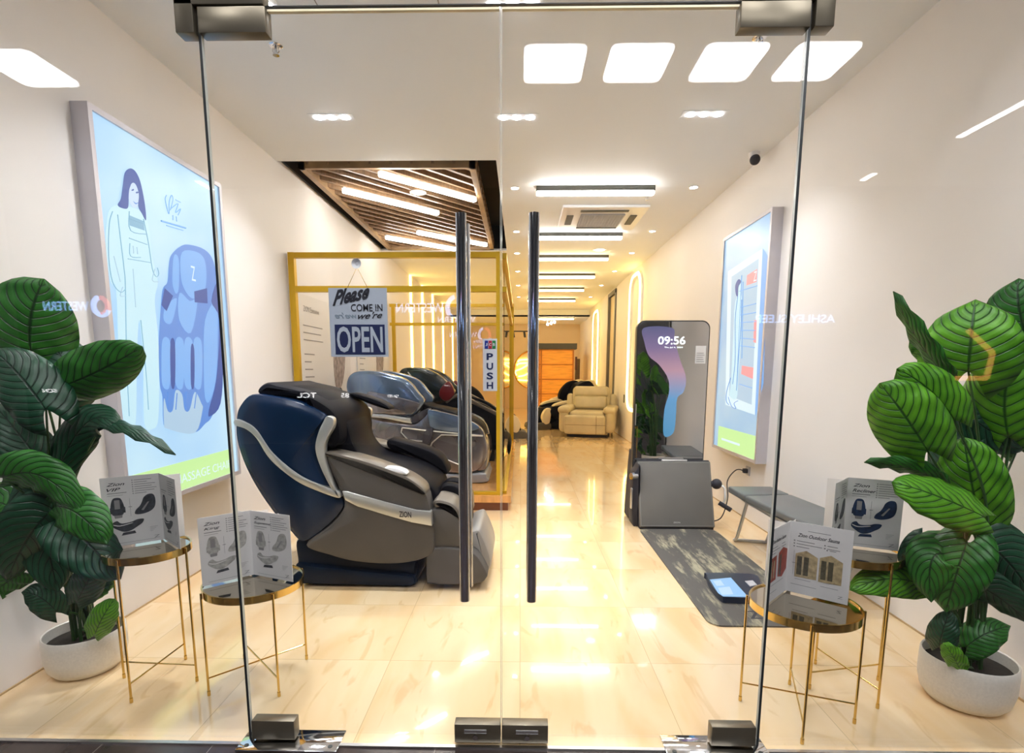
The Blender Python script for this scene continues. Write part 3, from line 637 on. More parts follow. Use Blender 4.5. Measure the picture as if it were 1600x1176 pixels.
def downlight(x, y, z, r, lab, grp, m=None, nm='spot_light'):
    o = thing(nm, (x, y, z), lab, 'spotlight', grp)
    k = MB(); k.lathe([(r*.72, -.002), (r*.85, -.008), (r, -.006), (r*1.02, 0)], (x, y, z), 24); k.build('trim_ring', WHITEP, o, smooth=True)
    k = MB(); k.lathe([(0, -.010), (r*.5, -.009), (r*.75, -.004)], (x, y, z), 20); k.build('lens', m or SPOTM, o, smooth=True)
    return o
DY = (5.75, 7.47, 8.80, 10.36, 12.03, 13.87)
nn = ['first', 'second', 'third', 'fourth', 'fifth', 'sixth']
for i, y in enumerate(DY):
    downlight(-.07, y, CZ, .048, 'small round spotlight in the row left of the tube lamps, %s from the glass front' % nn[i], 'aisle spotlights')
    downlight(1.70, y, CZ, .048, 'small round spotlight in the row along the right wall, %s from the glass front' % nn[i], 'aisle spotlights')
for k, (xc, y, lab) in enumerate(((-1.37, 4.2, 'left'), (-.04, 4.22, 'middle'), (1.29, 4.19, 'right'), (-.05, 3.0, 'nearest, above the door,'), (-1.38, 2.98, 'nearest left'))):
    o = thing('triple_spot_light', (xc, y, CZ), 'recessed ceiling lamp with three small lenses in a row, the %s one' % lab, 'spotlight', 'three lens ceiling lamps')
    m = MB(); m.box(xc-.16, xc+.16, y-.055, y+.055, CZ-.003, CZ); m.build('frame', CEIL, o)
    for q in (-1, 0, 1):
        m = MB(); m.lathe([(0, -.012), (.02, -.011), (.035, -.005)], (xc+q*.095, y, CZ), 18); m.build('lens', SPOTM, o, smooth=True)
    L = bpy.data.lights.new('spot', 'AREA'); L.shape = 'RECTANGLE'; L.size = .28; L.size_y = .06; L.spread = 1.9; L.energy = 9; L.color = (.95, .97, 1)
    lo = bpy.data.objects.new('lamp_light', L); COL.objects.link(lo); lo.parent = o; lo.location = (0, 0, -.02)
for x, y, lab in ((1.175, 8.58, 'round white ceiling disc right of the third tube lamp'),):
    downlight(x, y, CZ, .10, lab, None, DISC, 'ceiling_disc_light')
# cassette air conditioner
o = thing('air_conditioner', (.93, 6.82, CZ), 'white square ceiling cassette air conditioner with a grey grille', 'air conditioner')
m = MB(); m.rbox(.45, 1.41, 6.32, 7.30, CZ-.03, CZ, .012, 3); m.build('panel', WHITEP, o)
m = MB(); m.box(.68, 1.18, 6.57, 7.07, CZ-.036, CZ-.03)
m.build('intake_backing', GRILL, o)
m = MB()
for k in range(15): m.box(.68, 1.18, 6.57+k*.035, 6.583+k*.035, CZ-.044, CZ-.034)
for k in range(15): m.box(.68+k*.035, .692+k*.035, 6.57, 7.08, CZ-.044, CZ-.034)
m.build('intake_grille', GREYP, o)
for bx in ((.66, 1.2, 6.42, 6.48), (.68, 1.18, 7.15, 7.21), (.52, .60, 6.62, 7.02), (1.25, 1.33, 6.62, 7.02)):
    MB().rbox(*bx, CZ-.038, CZ-.028, .004, 2).build('air_slot', DGREY, o)
# sprinklers, hatch, camera
for x, y, lab in ((-1.387, 3.33, 'chrome sprinkler head on the ceiling above the left door'), (1.296, 3.3, 'chrome sprinkler head on the ceiling below the right glass bracket'), (1.30, 6.0, 'small sprinkler head beside the first tube lamp')):
    o = thing('sprinkler_head', (x, y, CZ), lab, 'sprinkler', 'ceiling sprinklers')
    m = MB(); m.lathe([(0, -.004), (.03, -.006), (.038, -.001), (.038, 0)], (x, y, CZ), 20); m.build('rosette', CHROME, o, smooth=True)
    m = MB(); m.cyl((x, y, CZ-.005), (x, y, CZ-.045), .008, 10); m.cyl((x, y, CZ-.045), (x, y, CZ-.05), .018, 12); m.tube([(x-.015, y, CZ-.01), (x-.018, y, CZ-.03), (x, y, CZ-.047), (x+.018, y, CZ-.03), (x+.015, y, CZ-.01)], .003, 6); m.build('frame_arms', CHROME, o, smooth=True)
o = thing('access_hatch', (-.72, 2.76, CZ), 'square ceiling access hatch with a thin grey outline near the top edge', 'hatch')
MB().box(-1.02, -.42, 2.46, 3.02, CZ-.003, CZ).build('hatch_lid', CEIL, o)
m = MB(); m.box(-1.026, -1.02, 2.45, 3.026, CZ-.003, CZ); m.box(-.42, -.414, 2.45, 3.026, CZ-.003, CZ); m.box(-1.026, -.414, 3.02, 3.026, CZ-.003, CZ); m.box(-1.026, -.414, 2.45, 2.456, CZ-.003, CZ)
m.build('hatch_edge', INKG, o)
o = thing('security_camera', (1.94, 4.9, CZ), 'small white dome camera with black eye on the right ceiling edge', 'camera')
m = MB(); m.lathe([(0, -.05), (.04, -.05), (.045, 0)], (1.94, 4.9, CZ), 20); m.build('housing', WHITEP, o, smooth=True)
m = MB(); m.ball((1.94, 4.88, CZ-.06), .042, seg=20); m.build('eyeball', INK, o, smooth=True)
# slatted wooden ceiling panel with its own lamps
o = thing('slatted_ceiling_panel', (-1.2, 6.9, CZ), 'dark wooden ceiling panel of diagonal slats in a light wood frame', 'ceiling panel')
P0, P1, Q0, Q1 = -2.02, -.42, 5.20, 8.58
m = MB(); t = .055
m.box(P0, P1, Q0, Q0+.04, CZ+.0, CZ+.16); m.box(P0, P1, Q1-t, Q1, CZ+.0, CZ+.16); m.box(P0, P0+t, Q0, Q1, CZ+.0, CZ+.16); m.box(P1-t, P1, Q0, Q1, CZ+.0, CZ+.16)
m.build('frame', WOODL, o)
MB().box(P0+.01, P1-.01, Q0+.01, Q1-.01, CZ+.12, CZ+.14).build('backing_board', mat('dark_backing', (.035, .024, .016), .7, var=.2), o)
m = MB(); dv = Vector((.66, .75, 0)).normalized()
k = -2.3
def clip(c):
    # line x - P0 = (y - c) * dv.x / dv.y within the panel
    pts = []
    sl = dv.x/dv.y
    ya = max(Q0, c); xa = P0+(ya-c)*sl
    yb = min(Q1, c+(P1-P0)/sl); xb = P0+(yb-c)*sl
    return (xa, ya, xb, yb) if yb > ya+.02 and xa < P1 else None
c = Q0-1.8
while c < Q1:
    q = clip(c)
    if q:
        a = Vector((q[0], q[1], 0)); b = Vector((q[2], q[3], 0)); d = (b-a).normalized(); n = Vector((-d.y, d.x, 0))*.017
        vs = [a-n, a+n, b+n, b-n]
        m.add([(v.x, v.y, z) for z in (CZ+.035, CZ+.12) for v in vs], [(0, 1, 2, 3), (4, 7, 6, 5), (0, 4, 5, 1), (1, 5, 6, 2), (2, 6, 7, 3), (3, 7, 4, 0)])
    c += .215
m.build('slats', WOOD, o)
for i, (a, b) in enumerate((((-1.298, 5.25), (-.488, 6.03)), ((-1.777, 5.70), (-.954, 6.52)), ((-1.353, 7.381), (-.5, 8.10)), ((-1.827, 7.645), (-.979, 8.38)))):
    a = Vector((*a, 0)); b = Vector((*b, 0)); mid = (a+b)/2
    an = math.atan2(b.y-a.y, b.x-a.x); L = (b-a).length/2
    o = thing('slanted_lamp', (mid.x, mid.y, CZ-.02), 'slanted white tube lamp on the slatted panel, %s' % ['nearest, at its right', 'near, at its left', 'rear, at its right', 'rear, at its left'][i], 'ceiling light', 'slanted lamps on the slatted panel', an)
    MB().rbox(-L, L, -.028, .028, -.035, .005, .014, 3).build('diffuser', TUBE, o, smooth=True, local=True); MB().box(-L-.005, L+.005, -.02, .02, .005, .02).build('housing', WHITEP, o, local=True)
downlight(-1.08, 5.98, CZ+.03, .085, 'round pale ceiling disc between the two nearest slanted lamps', None, DISC, 'ceiling_disc_light')

# ================================================================ gold framed display case
o = thing('display_platform', (-1.1, 7.2, 0), 'glossy orange wooden platform under the gold framed display case', 'platform')
MB().box(XL+.01, -.09, 5.06, 9.2, .085, .15).build('deck', DECK, o); MB().box(XL+.03, -.12, 5.10, 9.18, 0, .085).build('plinth', DECKD, o)
o = thing('display_case', (-1.1, 7.0, .15), 'gold metal frame case with glass panes around the massage chairs', 'display case')
def bar(m, x0, x1, y0, y1, z0, z1):
    e_ = .0015 if (x1-x0) > .2 or (y1-y0) > .2 else 0
    m.box(x0, x1, y0+e_, y1-e_, z0+e_, z1-e_)
m = MB(); T = .055
bar(m, -2.12, -2.12+T, 5.1, 5.1+T, .15, 2.385); bar(m, -.23, -.23+T, 5.1, 5.1+T, .15, 2.385)
bar(m, -2.12, -.175, 5.1, 5.1+T, 2.335, 2.385); bar(m, -2.12, -.175, 5.1, 5.1+T, 2.035, 2.09); bar(m, -2.12, -.175, 5.1, 5.1+T, .15, .18)
m.build('front_frame', GOLDF, o)
m = MB()
bar(m, -.19, -.135, 5.15, 9.0, 2.33, 2.385); bar(m, -.19, -.135, 5.15, 9.0, 2.04, 2.09); bar(m, -.19, -.135, 5.15, 9.0, .15, .18)
m.build('side_frame', GOLDF, o)
m = MB()
bar(m, -2.09, -2.09+T, 8.95, 9.0, .15, 2.385); bar(m, -.175, -.12, 8.95, 9.0, .15, 2.385); bar(m, -2.12, -.12, 8.95, 9.0, 2.335, 2.385); bar(m, -2.12, -.12, 8.95, 9.0, 2.04, 2.09); bar(m, -2.12, -.12, 8.95, 9.0, .15, .18)
m.build('rear_frame', GOLDF, o)
MB().box(-2.08, -.22, 5.12, 5.13, .18, 2.34).build('front_pane', GLASS2, o)
MB().box(-.165, -.155, 5.16, 8.95, .18, 2.34).build('side_pane', GLASS2, o)
MB().box(-2.04, -.17, 8.97, 8.98, .18, 2.34).build('rear_pane', GLASS2, o)
# wall charts behind the case
def chart(y0, y1, z0, z1, lab, title, es=0):
    o = thing('wall_chart', (XL, (y0+y1)/2, z0), lab, 'poster')
    MB().box(XL+.001, XL+.012, y0, y1, z0, z1).build('board', PAPER, o)
    x = XL+.013
    if title: text('title', title, INKG, (x, y0+.12, z1-.16), (0, 1, 0), (0, 0, 1), .42, .055, o)
    m = MB()
    for k in range(3): m.box(x-.001, x+.001, y0+.1, y0+.62-.05*(k % 2), z1-.30-k*.07, z1-.29-k*.07)
    for k in range(8): m.box(x-.001, x+.001, y0+.1, y0+.36-.06*((k*3) % 4)*.5, z1-.58-k*.075, z1-.568-k*.075)
    m.build('text_lines', INKG, o)
    for dy in (.95,):
        p = [(y0+dy, z0+.22), (y0+dy-.02, z0+.62), (y0+dy+.05, z0+.92), (y0+dy+.22, z0+.98), (y0+dy+.36, z0+.88), (y0+dy+.40, z0+.55), (y0+dy+.30, z0+.28), (y0+dy+.15, z0+.16)]
        MB().prism(spline(p, 4), 'x', x, x+.001).build('printed_chair', mat('printed_taupe', (.30, .25, .24), .6, var=.45, vscale=18), o)
    return o
chart(5.30, 6.85, .95, 2.06, 'white wall chart with lines of text, nearest in the gold case', 'ZION Executive')
chart(7.15, 8.60, .95, 2.06, 'second white wall chart farther along, half hidden by the OPEN sign', '')
m = MB()
for z in (.80, .86): m.box(XL, XL+.02, 5.2, 8.9, z, z+.02)
struct('trim_2', m, WALLB)

# ================================================================ massage chairs
def chair_parts(o, Y0, W, parts):
    """parts: (name, outline, material, near inset, far inset or None, bevel, dome, both sides, smooth)"""
    for nm, pts, m, a, b, bev, dome, both, sm in parts:
        x = MB().slab(pts, Y0+a, Y0+b, bev, dome, sm).build(nm, m, o, smooth=True)
        if both: MB().slab(pts, Y0+W-a, Y0+W-b, bev, dome, sm).build(nm, m, o, smooth=True)
Y1 = 3.16
o = thing('massage_chair', (-1.0, 3.5, 0), 'large navy and grey massage chair with silver trim, just behind the left door', 'massage chair')
PP = [
 ('outer_shell', [(-1.674,1.037),(-1.651,1.115),(-1.573,1.187),(-1.441,1.175),(-1.286,1.14),(-1.133,1.063),(-1.171,0.978),(-1.193,0.88),(-1.172,0.77),(-1.116,0.646),(-1.072,0.584),(-1.057,0.521),(-1.139,0.419),(-1.307,0.3),(-1.402,0.379),(-1.495,0.493),(-1.585,0.643),(-1.649,0.792),(-1.679,0.927)], NAVY, 0, .16, .02, .03, True, True),
 ('side_panel', [(-1.136,0.842),(-0.975,0.806),(-0.794,0.747),(-0.649,0.684),(-0.571,0.622),(-0.54,0.525),(-0.517,0.296),(-0.548,0.225),(-0.649,0.186),(-0.799,0.17),(-0.999,0.183),(-1.148,0.22),(-1.293,0.284),(-1.139,0.413),(-1.053,0.519),(-1.066,0.603),(-1.113,0.721),(-1.136,0.795)], GRYP, -.01, .15, .012, .02, True, True),
 ('armrest_edge', [(-1.138,0.854),(-0.974,0.82),(-0.805,0.766),(-0.661,0.705),(-0.577,0.643),(-0.559,0.6),(-0.583,0.612),(-0.661,0.674),(-0.806,0.732),(-0.975,0.79),(-1.132,0.826)], GRYE, -.025, .17, .012, 0, True, True),
 ('silver_band', [(-1.661,1.044),(-1.608,1.031),(-1.538,0.983),(-1.449,0.849),(-1.309,0.726),(-1.189,0.665),(-1.078,0.622),(-1.072,0.582),(-1.191,0.621),(-1.323,0.685),(-1.464,0.806),(-1.541,0.934),(-1.599,0.988),(-1.663,1.012)], SILV, -.034, .02, .004, 0, True, True),
 ('silver_band', [(-1.121,1.065),(-1.086,1.051),(-1.088,1.002),(-1.127,0.936),(-1.144,0.881),(-1.139,0.795),(-1.103,0.671),(-1.072,0.587),(-1.116,0.64),(-1.172,0.764),(-1.198,0.874),(-1.177,0.966),(-1.141,1.038)], SILV, -.034, .02, .004, 0, True, True),
 ('silver_inlay', [(-1.049,0.622),(-1.019,0.622),(-0.799,0.561),(-0.616,0.512),(-0.528,0.502),(-0.524,0.417),(-0.643,0.438),(-0.802,0.483),(-0.961,0.532),(-1.033,0.569)], SILV, -.038, .02, .003, 0, True, False),
]
chair_parts(o, Y1, .78, PP)
text('maker_lettering', 'ZION', INK, (*[(-0.716,0.471)][0][:1], Y1-.040, [(-0.716,0.471)][0][1]), (1, 0, -.06), (0, 0, 1), .072, .036, o, bold=.02)
MB().slab([(-1.616,1.085),(-1.598,1.181),(-1.546,1.229),(-1.437,1.238),(-1.283,1.205),(-1.154,1.128),(-1.064,1.003),(-1.021,0.869),(-0.927,0.771),(-0.782,0.723),(-0.785,0.623),(-1.029,0.672),(-1.199,0.72),(-1.34,0.818),(-1.516,0.94)], Y1+.14, Y1+.64, .03).build('backrest', BLK, o, smooth=True)
MB().slab([(-1.565,1.217),(-1.508,1.255),(-1.437,1.241),(-1.283,1.205),(-1.272,1.176),(-1.417,1.175),(-1.549,1.181)], Y1+.06, Y1+.72, .03).build('headrest_pad', mat('grey_leather_top', (.010, .010, .014), .5, var=.2, spec=.1), o, smooth=True)
MB().slab([(-1.201,1.164),(-1.152,1.17),(-1.01,1.129),(-0.927,1.087),(-0.916,1.057),(-1.012,1.085),(-1.154,1.14)], Y1+.60, Y1+.76, .012).build('head_wing', BLK, o, smooth=True)
MB().slab([(-1.272,1.182),(-1.166,1.14),(-1.085,1.063),(-1.067,0.918),(-1.13,0.869),(-1.189,0.917),(-1.219,1.038)], Y1+.02, Y1+.74, .03).build('shoulder_bolster', BLK, o, smooth=True)
MB().slab([(-1.025,0.771),(-0.855,0.747),(-0.673,0.699),(-0.54,0.612),(-0.494,0.475),(-0.521,0.348),(-0.72,0.32),(-0.966,0.395),(-1.059,0.546)], Y1+.13, Y1+.65, .03).build('seat', BLK, o, smooth=True)
MB().slab([(-0.924,0.851),(-0.779,0.821),(-0.635,0.773),(-0.551,0.712),(-0.51,0.613),(-0.577,0.612),(-0.673,0.686),(-0.806,0.741),(-0.927,0.784)], Y1+.60, Y1+.80, .025).build('arm_cushion', BLK, o, smooth=True)
MB().slab([(-0.8,0.762),(-0.744,0.762),(-0.684,0.742),(-0.672,0.721),(-0.733,0.728),(-0.796,0.745)], Y1-.02, Y1+.06, .006).build('control_pad', WHITEP, o, smooth=True)
lg = MB().slab([(-0.55,0.462),(-0.512,0.502),(-0.432,0.494),(-0.371,0.438),(-0.35,0.362),(-0.355,0.278),(-0.398,0.265),(-0.529,0.264)], Y1+.02, Y1+.24, .012).build('calf_rest', GRYP, o, smooth=True)
MB().slab([(-0.55,0.462),(-0.512,0.502),(-0.432,0.494),(-0.371,0.438),(-0.35,0.362),(-0.355,0.278),(-0.398,0.265),(-0.529,0.264)], Y1+.76, Y1+.54, .012).build('calf_rest', GRYP, o, smooth=True)
for a in (.26, .42):
    MB().slab([(-0.536,0.525),(-0.492,0.6),(-0.406,0.594),(-0.34,0.526),(-0.328,0.425),(-0.336,0.298),(-0.448,0.271),(-0.54,0.296)], Y1+a, Y1+a+.12, .035).build('calf_roller', BLK, o, smooth=True)
MB().slab([(-0.523,0.55),(-0.48,0.563),(-0.395,0.532),(-0.347,0.45),(-0.342,0.336),(-0.36,0.349),(-0.384,0.438),(-0.444,0.513),(-0.512,0.512)], Y1+.02, Y1+.78, .02).build('calf_trim', GRYE, o, smooth=True)
MB().slab([(-0.565,0.238),(-0.529,0.264),(-0.423,0.269),(-0.33,0.253),(-0.262,0.221),(-0.203,0.118),(-0.207,0.079),(-0.251,0.046),(-0.376,0.038),(-0.545,0.039),(-0.569,0.063)], Y1-.0, Y1+.76, .012).build('foot_unit', GRYP, o, smooth=True)
MB().slab([(-0.386,0.265),(-0.274,0.349),(-0.231,0.299),(-0.188,0.183),(-0.186,0.105),(-0.232,0.059),(-0.338,0.078)], Y1+.12, Y1+.66, .03).build('toe_cover', mat('pale_taupe_shell', (.26, .245, .23), .4, .1, var=.05), o, smooth=True)
MB().slab([(-1.382,0.289),(-1.221,0.252),(-0.999,0.183),(-0.649,0.173),(-0.638,0.121),(-0.646,0.036),(-0.69,0.016),(-1.131,0.025),(-1.371,0.035),(-1.39,0.16)], Y1+.08, Y1+.70, .02).build('base', DBASE, o, smooth=True)
MB().slab([(-1.378,0.147),(-0.651,0.075),(-0.646,0.025),(-0.69,0.012),(-1.359,0.022)], Y1+.03, Y1+.74, .012, 0, False).build('base_skirt', DBASE, o, smooth=True)

# wrapped grey chair inside the case
Y2 = 5.62
o = thing('massage_chair', (-.9, 5.95, .15), 'metallic grey massage chair still in blue plastic wrap, inside the gold case', 'massage chair')
PP = [
 ('hood', [(-1.802,1.156),(-1.78,1.249),(-1.725,1.302),(-1.63,1.322),(-1.477,1.317),(-1.255,1.262),(-1.139,1.198),(-1.059,1.099),(-1.001,1.023),(-1.026,0.958),(-1.123,0.864),(-1.289,0.875),(-1.574,0.886),(-1.738,0.956),(-1.782,1.062)], SHB, 0, .15, .02, .03, True, True),
 ('hood_inset', [(-1.567,1.11),(-1.402,1.087),(-1.214,1.046),(-1.049,1.0),(-1.062,0.947),(-1.123,0.887),(-1.289,0.881),(-1.55,0.898),(-1.583,0.98)], SHG, -.045, .02, .01, 0, True, True),
 ('silver_strip', [(-1.598,0.888),(-1.408,0.88),(-1.136,0.84),(-1.125,0.786),(-1.409,0.839),(-1.599,0.856)], SILV, -.05, .02, .006, 0, True, False),
 ('side_panel', [(-1.648,0.838),(-1.41,0.827),(-1.125,0.792),(-1.053,0.84),(-0.944,0.923),(-0.814,0.9),(-0.602,0.842),(-0.425,0.747),(-0.366,0.628),(-0.355,0.436),(-0.464,0.29),(-0.704,0.264),(-0.944,0.312),(-1.303,0.383),(-1.597,0.599)], SHG, -.01, .14, .015, .02, True, True),
 ('shoulder_panel', [(-0.956,0.917),(-0.897,0.923),(-0.602,0.848),(-0.425,0.747),(-0.604,0.699),(-0.9,0.734),(-0.946,0.817)], SHB, -.045, .02, .008, 0, True, True),
]
chair_parts(o, Y2, .74, PP)
m = MB()
for ln in ([(-1.222,0.744),(-0.972,0.715),(-0.723,0.693),(-0.39,0.664)], [(-1.222,0.744),(-1.232,0.697),(-1.165,0.619),(-1.01,0.602)], [(-0.39,0.662),(-0.818,0.672),(-0.915,0.59),(-0.94,0.53),(-0.978,0.409)], [(-0.893,0.5),(-0.786,0.422),(-0.607,0.35)]):
    m.tube([(x, Y2-.052, z) for x, z in ln], .007, 6)
m.build('silver_lines', SILV, o, smooth=True)
MB().slab([(-1.125,0.792),(-1.112,0.852),(-1.051,0.899),(-0.968,0.935),(-0.944,0.923),(-1.005,0.84),(-1.089,0.792)], Y2-.03, Y2+.12, .006).build('shoulder_clip', INK, o, smooth=True)
MB().slab([(-1.002,0.685),(-0.96,0.733),(-0.9,0.746),(-0.908,0.65),(-0.951,0.578),(-1.017,0.56)], Y2-.09, Y2-.03, .006, 0, False).build('tablet_holder', INK, o, smooth=True)
MB().slab([(-1.062,0.958),(-0.932,0.947),(-0.696,0.889),(-0.425,0.759),(-0.39,0.604),(-0.463,0.387),(-0.823,0.385),(-1.057,0.625)], Y2+.14, Y2+.6, .03).build('seat', BLK, o, smooth=True)
MB().slab([(-0.462,0.628),(-0.39,0.64),(-0.343,0.557),(-0.344,0.388),(-0.374,0.297),(-0.464,0.284),(-0.523,0.387)], Y2+.02, Y2+.72, .03).build('foot_unit', SHG, o, smooth=True)
MB().slab([(-1.185,0.286),(-0.705,0.252),(-0.404,0.266),(-0.356,0.224),(-0.405,0.156),(-1.068,0.158),(-1.236,0.213)], Y2+.0, Y2+.74, .02).build('base', mat('pale_grey_base', (.30, .31, .33), .3, .3, var=.1), o, smooth=True)
# black and red chair behind it
Y3 = 7.0
o = thing('massage_chair', (-.7, 7.4, .15), 'black massage chair with dark red side cushion, behind the wrapped grey one', 'massage chair')
DKG = mat('black_green_gloss', (.012, .020, .020), .18, .2, var=.3, coat=.5)
PP = [
 ('hood', [(-1.563,1.26),(-1.516,1.347),(-1.385,1.365),(-1.21,1.348),(-1.036,1.261),(-0.921,1.146),(-0.849,1.059),(-0.924,0.942),(-1.072,0.898),(-1.219,0.897),(-1.318,1.072),(-1.417,1.217)], DKG, 0, .15, .02, .03, True, True),
 ('side_panel', [(-1.321,0.926),(-1.072,0.898),(-0.924,0.942),(-0.747,0.986),(-0.425,0.87),(-0.22,0.665),(-0.19,0.458),(-0.279,0.308),(-0.724,0.366),(-1.166,0.602)], BLK, 0, .15, .02, .02, True, True),
 ('red_cushion', [(-1.024,1.102),(-0.92,1.189),(-0.849,1.059),(-0.894,0.971),(-0.968,0.942),(-1.04,1.0)], RED, -.04, .05, .015, 0, True, True),
 ('rim_trim', [(-1.444,1.304),(-1.413,1.261),(-1.374,1.188),(-1.318,1.058),(-1.304,1.065),(-1.352,1.188),(-1.394,1.261),(-1.433,1.31)], SILV, -.03, .02, .004, 0, True, False),
 ('arm_trim', [(-0.968,0.927),(-0.835,1.03),(-0.718,1.008),(-0.279,0.783),(-0.308,0.753),(-0.747,0.972),(-0.835,0.993),(-0.946,0.91)], GRYE, -.03, .1, .006, 0, True, False),
]
chair_parts(o, Y3, .74, PP)
MB().slab([(-1.504,1.26),(-1.21,1.319),(-1.008,1.189),(-1.011,1.0),(-0.719,0.899),(-0.279,0.724),(-0.249,0.547),(-0.575,0.456),(-1.017,0.662),(-1.278,0.868)], Y3+.14, Y3+.6, .03).build('seat', BLK, o, smooth=True)
MB().slab([(-0.308,0.606),(-0.205,0.576),(-0.131,0.368),(-0.16,0.233),(-0.279,0.233),(-0.353,0.397)], Y3+.02, Y3+.72, .03).build('foot_unit', BLK, o, smooth=True)
MB().box(-.95, -.35, Y3+.08, Y3+.66, .15, .32).build('base', BLK, o)
# black and cream chairs, built from the same sub-forms at their own place
def bc_chair(loc, rz, lab, grp, hood, sc=1.0):
    o = thing('massage_chair', loc, lab, 'massage chair', grp, rz); o.scale = (sc, sc, sc)
    k = dict(local=True, smooth=True); W = .74; y = -W/2
    for s_, a in ((1, y), (-1, -y)):
        MB().slab([(-.55, .55), (-.60, .85), (-.45, 1.08), (-.2, 1.05), (0, .85), (.02, .66), (-.2, .56)], a, a+s_*.12, .02, .02).build('hood_side', hood, o, **k)
        MB().slab([(-.5, .55), (-.1, .60), (.3, .58), (.52, .50), (.56, .38), (.4, .24), (0, .16), (-.4, .24)], a, a+s_*.13, .02, .02).build('side_panel', BLK, o, **k)
        MB().slab([(-.15, .58), (.05, .66), (.40, .60), (.50, .53), (.35, .54), (.05, .60)], a-s_*.01, a+s_*.12, .015).build('armrest', CREAM, o, **k)
        MB().slab([(.55, .48), (.68, .46), (.76, .30), (.70, .14), (.58, .16), (.55, .3)], a+s_*.02, a+s_*.14, .02).build('calf_pad', CREAM, o, **k)
    MB().slab([(-.5, .5), (-.55, .9), (-.42, 1.05), (-.28, 1.0), (-.15, .75), (.1, .52), (.5, .48), (.55, .34), (0, .3)], y+.12, -y-.12, .03).build('backrest', BLK, o, **k)
    MB().slab([(.5, .46), (.66, .48), (.74, .32), (.78, .12), (.6, .1), (.5, .3)], y+.2, -y-.2, .03).build('calf_centre', BLK, o, **k)
    MB().slab([(.56, .16), (.86, .14), (.92, .05), (.86, .0), (.56, .0)], y+.04, -y-.04, .02).build('foot_unit', GRYP, o, **k)
    MB().slab([(-.45, .2), (.4, .2), (.42, 0), (-.45, 0)], y+.08, -y-.08, .02).build('base', BLK, o, **k)
    return o
bc_chair((-1.14, 8.3, .152), 0, 'black massage chair with cream calf pads at the far end of the gold case', None, BLK)
bc_chair((1.05, 12.85, 0), math.radians(203), 'black massage chair with cream arm pads, directly behind the beige recliner', None, BLK)
bc_chair((1.35, 14.6, 0), math.radians(200), 'farther massage chair with pale hood, in front of the wooden cabin', None, CREAM)
bc_chair((-.75, 10.9, 0), math.radians(5), 'dark massage chair just beyond the far gold post', None, BLK, .95)

# ================================================================ beige recliner
o = thing('recliner_armchair', (1.41, 11.3, 0), 'beige leather recliner armchair with brown seams standing in the aisle', 'armchair', None, math.radians(-14))
k = dict(local=True, smooth=True)
def R(nm, *a, m=RECL, r=.06, M=None): return MB().rbox(*a, r, 5, M).build(nm, m, o, **k)
R('base', -.42, .42, -.38, .42, .05, .30, r=.04)
R('front_panel', -.44, .22+.16, -.50, -.38, .07, .45, r=.05)
MB().box(-.42, .38, -.503, -.49, .255, .262).build('seam', SEAM, o, local=True)
MB().box(.20, .207, -.506, -.49, .08, .44).build('seam', SEAM, o, local=True)
R('armrest', -.56, -.36, -.46, .40, .10, .56, r=.09); R('armrest', .36, .56, -.46, .40, .10, .56, r=.09)
R('arm_pad', -.58, -.33, -.49, .36, .48, .62, r=.065); R('arm_pad', .33, .58, -.49, .36, .48, .62, r=.065)
R('seat_cushion', -.36, .36, -.42, .20, .34, .52, r=.07)
MT = Matrix.Translation((0, .28, .5)) @ Matrix.Rotation(math.radians(-12), 4, 'X')
R('backrest', -.40, .40, -.06, .16, -.05, .50, r=.08, M=MT); R('back_wing', -.52, -.38, -.02, .2, -.1, .36, r=.06, M=MT); R('back_wing', .38, .52, -.02, .2, -.1, .36, r=.06, M=MT)
R('back_cushion', -.34, .34, -.12, 0, .02, .30, r=.06, M=MT); R('head_cushion', -.36, .36, -.13, .02, .28, .50, r=.06, M=MT)
R('foot_rail', -.4, .4, -.36, .36, 0, .06, m=INK, r=.01)

# ================================================================ wooden sauna cabin and back wall
o = thing('sauna_cabin', (1.08, 17.4, 0), 'orange wooden sauna cabin with a dark roof against the back wall', 'cabin')
MB().box(.52, 1.62, 17.0, 17.9, .05, 1.98).build('board_walls', SAUNA, o)
m = MB()
for x in (.52, .60, 1.58): m.box(x, x+.04, 16.97, 17.0, .05, 1.98)
for z in (.05, .6, 1.05, 1.5, 1.94): m.box(.52, 1.62, 16.975, 17.0, z, z+.03)
m.build('battens', mat('darker_orange_wood', (.5, .18, .02), .5, var=.15), o)
MB().box(.44, 1.70, 16.9, 18.0, 1.98, 2.15).build('roof', mat('dark_slate_roof', (.06, .06, .065), .5, var=.1), o)
MB().box(1.66, 1.72, 17.0, 17.05, 1.35, 1.75).build('door_hinge_board', mat('dark_brown_board', (.09, .03, .02), .5, var=.1), o)
MB().box(.50, 1.66, 16.98, 17.9, 0, .05).build('base', DECKD, o)
o = thing('leaning_board', (1.80, 17.6, 0), 'tall dark brown board standing right of the wooden cabin', 'board')
MB().box(1.72, 1.86, 17.5, 17.6, 0, 1.7).build('panel', mat('brown_olive_board', (.14, .10, .04), .5, var=.2), o)
o = thing('round_wall_logo', (-.0, YB, 1.3), 'large glowing round gold wall emblem with a Z at the far end', 'wall emblem')
m = MB(); cx_, cz_, rr = .42, 1.36, .66
m.tube([(cx_+math.cos(t)*rr, YB-.05, cz_+math.sin(t)*rr) for t in [k*2*math.pi/40 for k in range(40)]], .03, 8, closed=True); m.build('ring', GOLD, o, smooth=True)
m = MB()
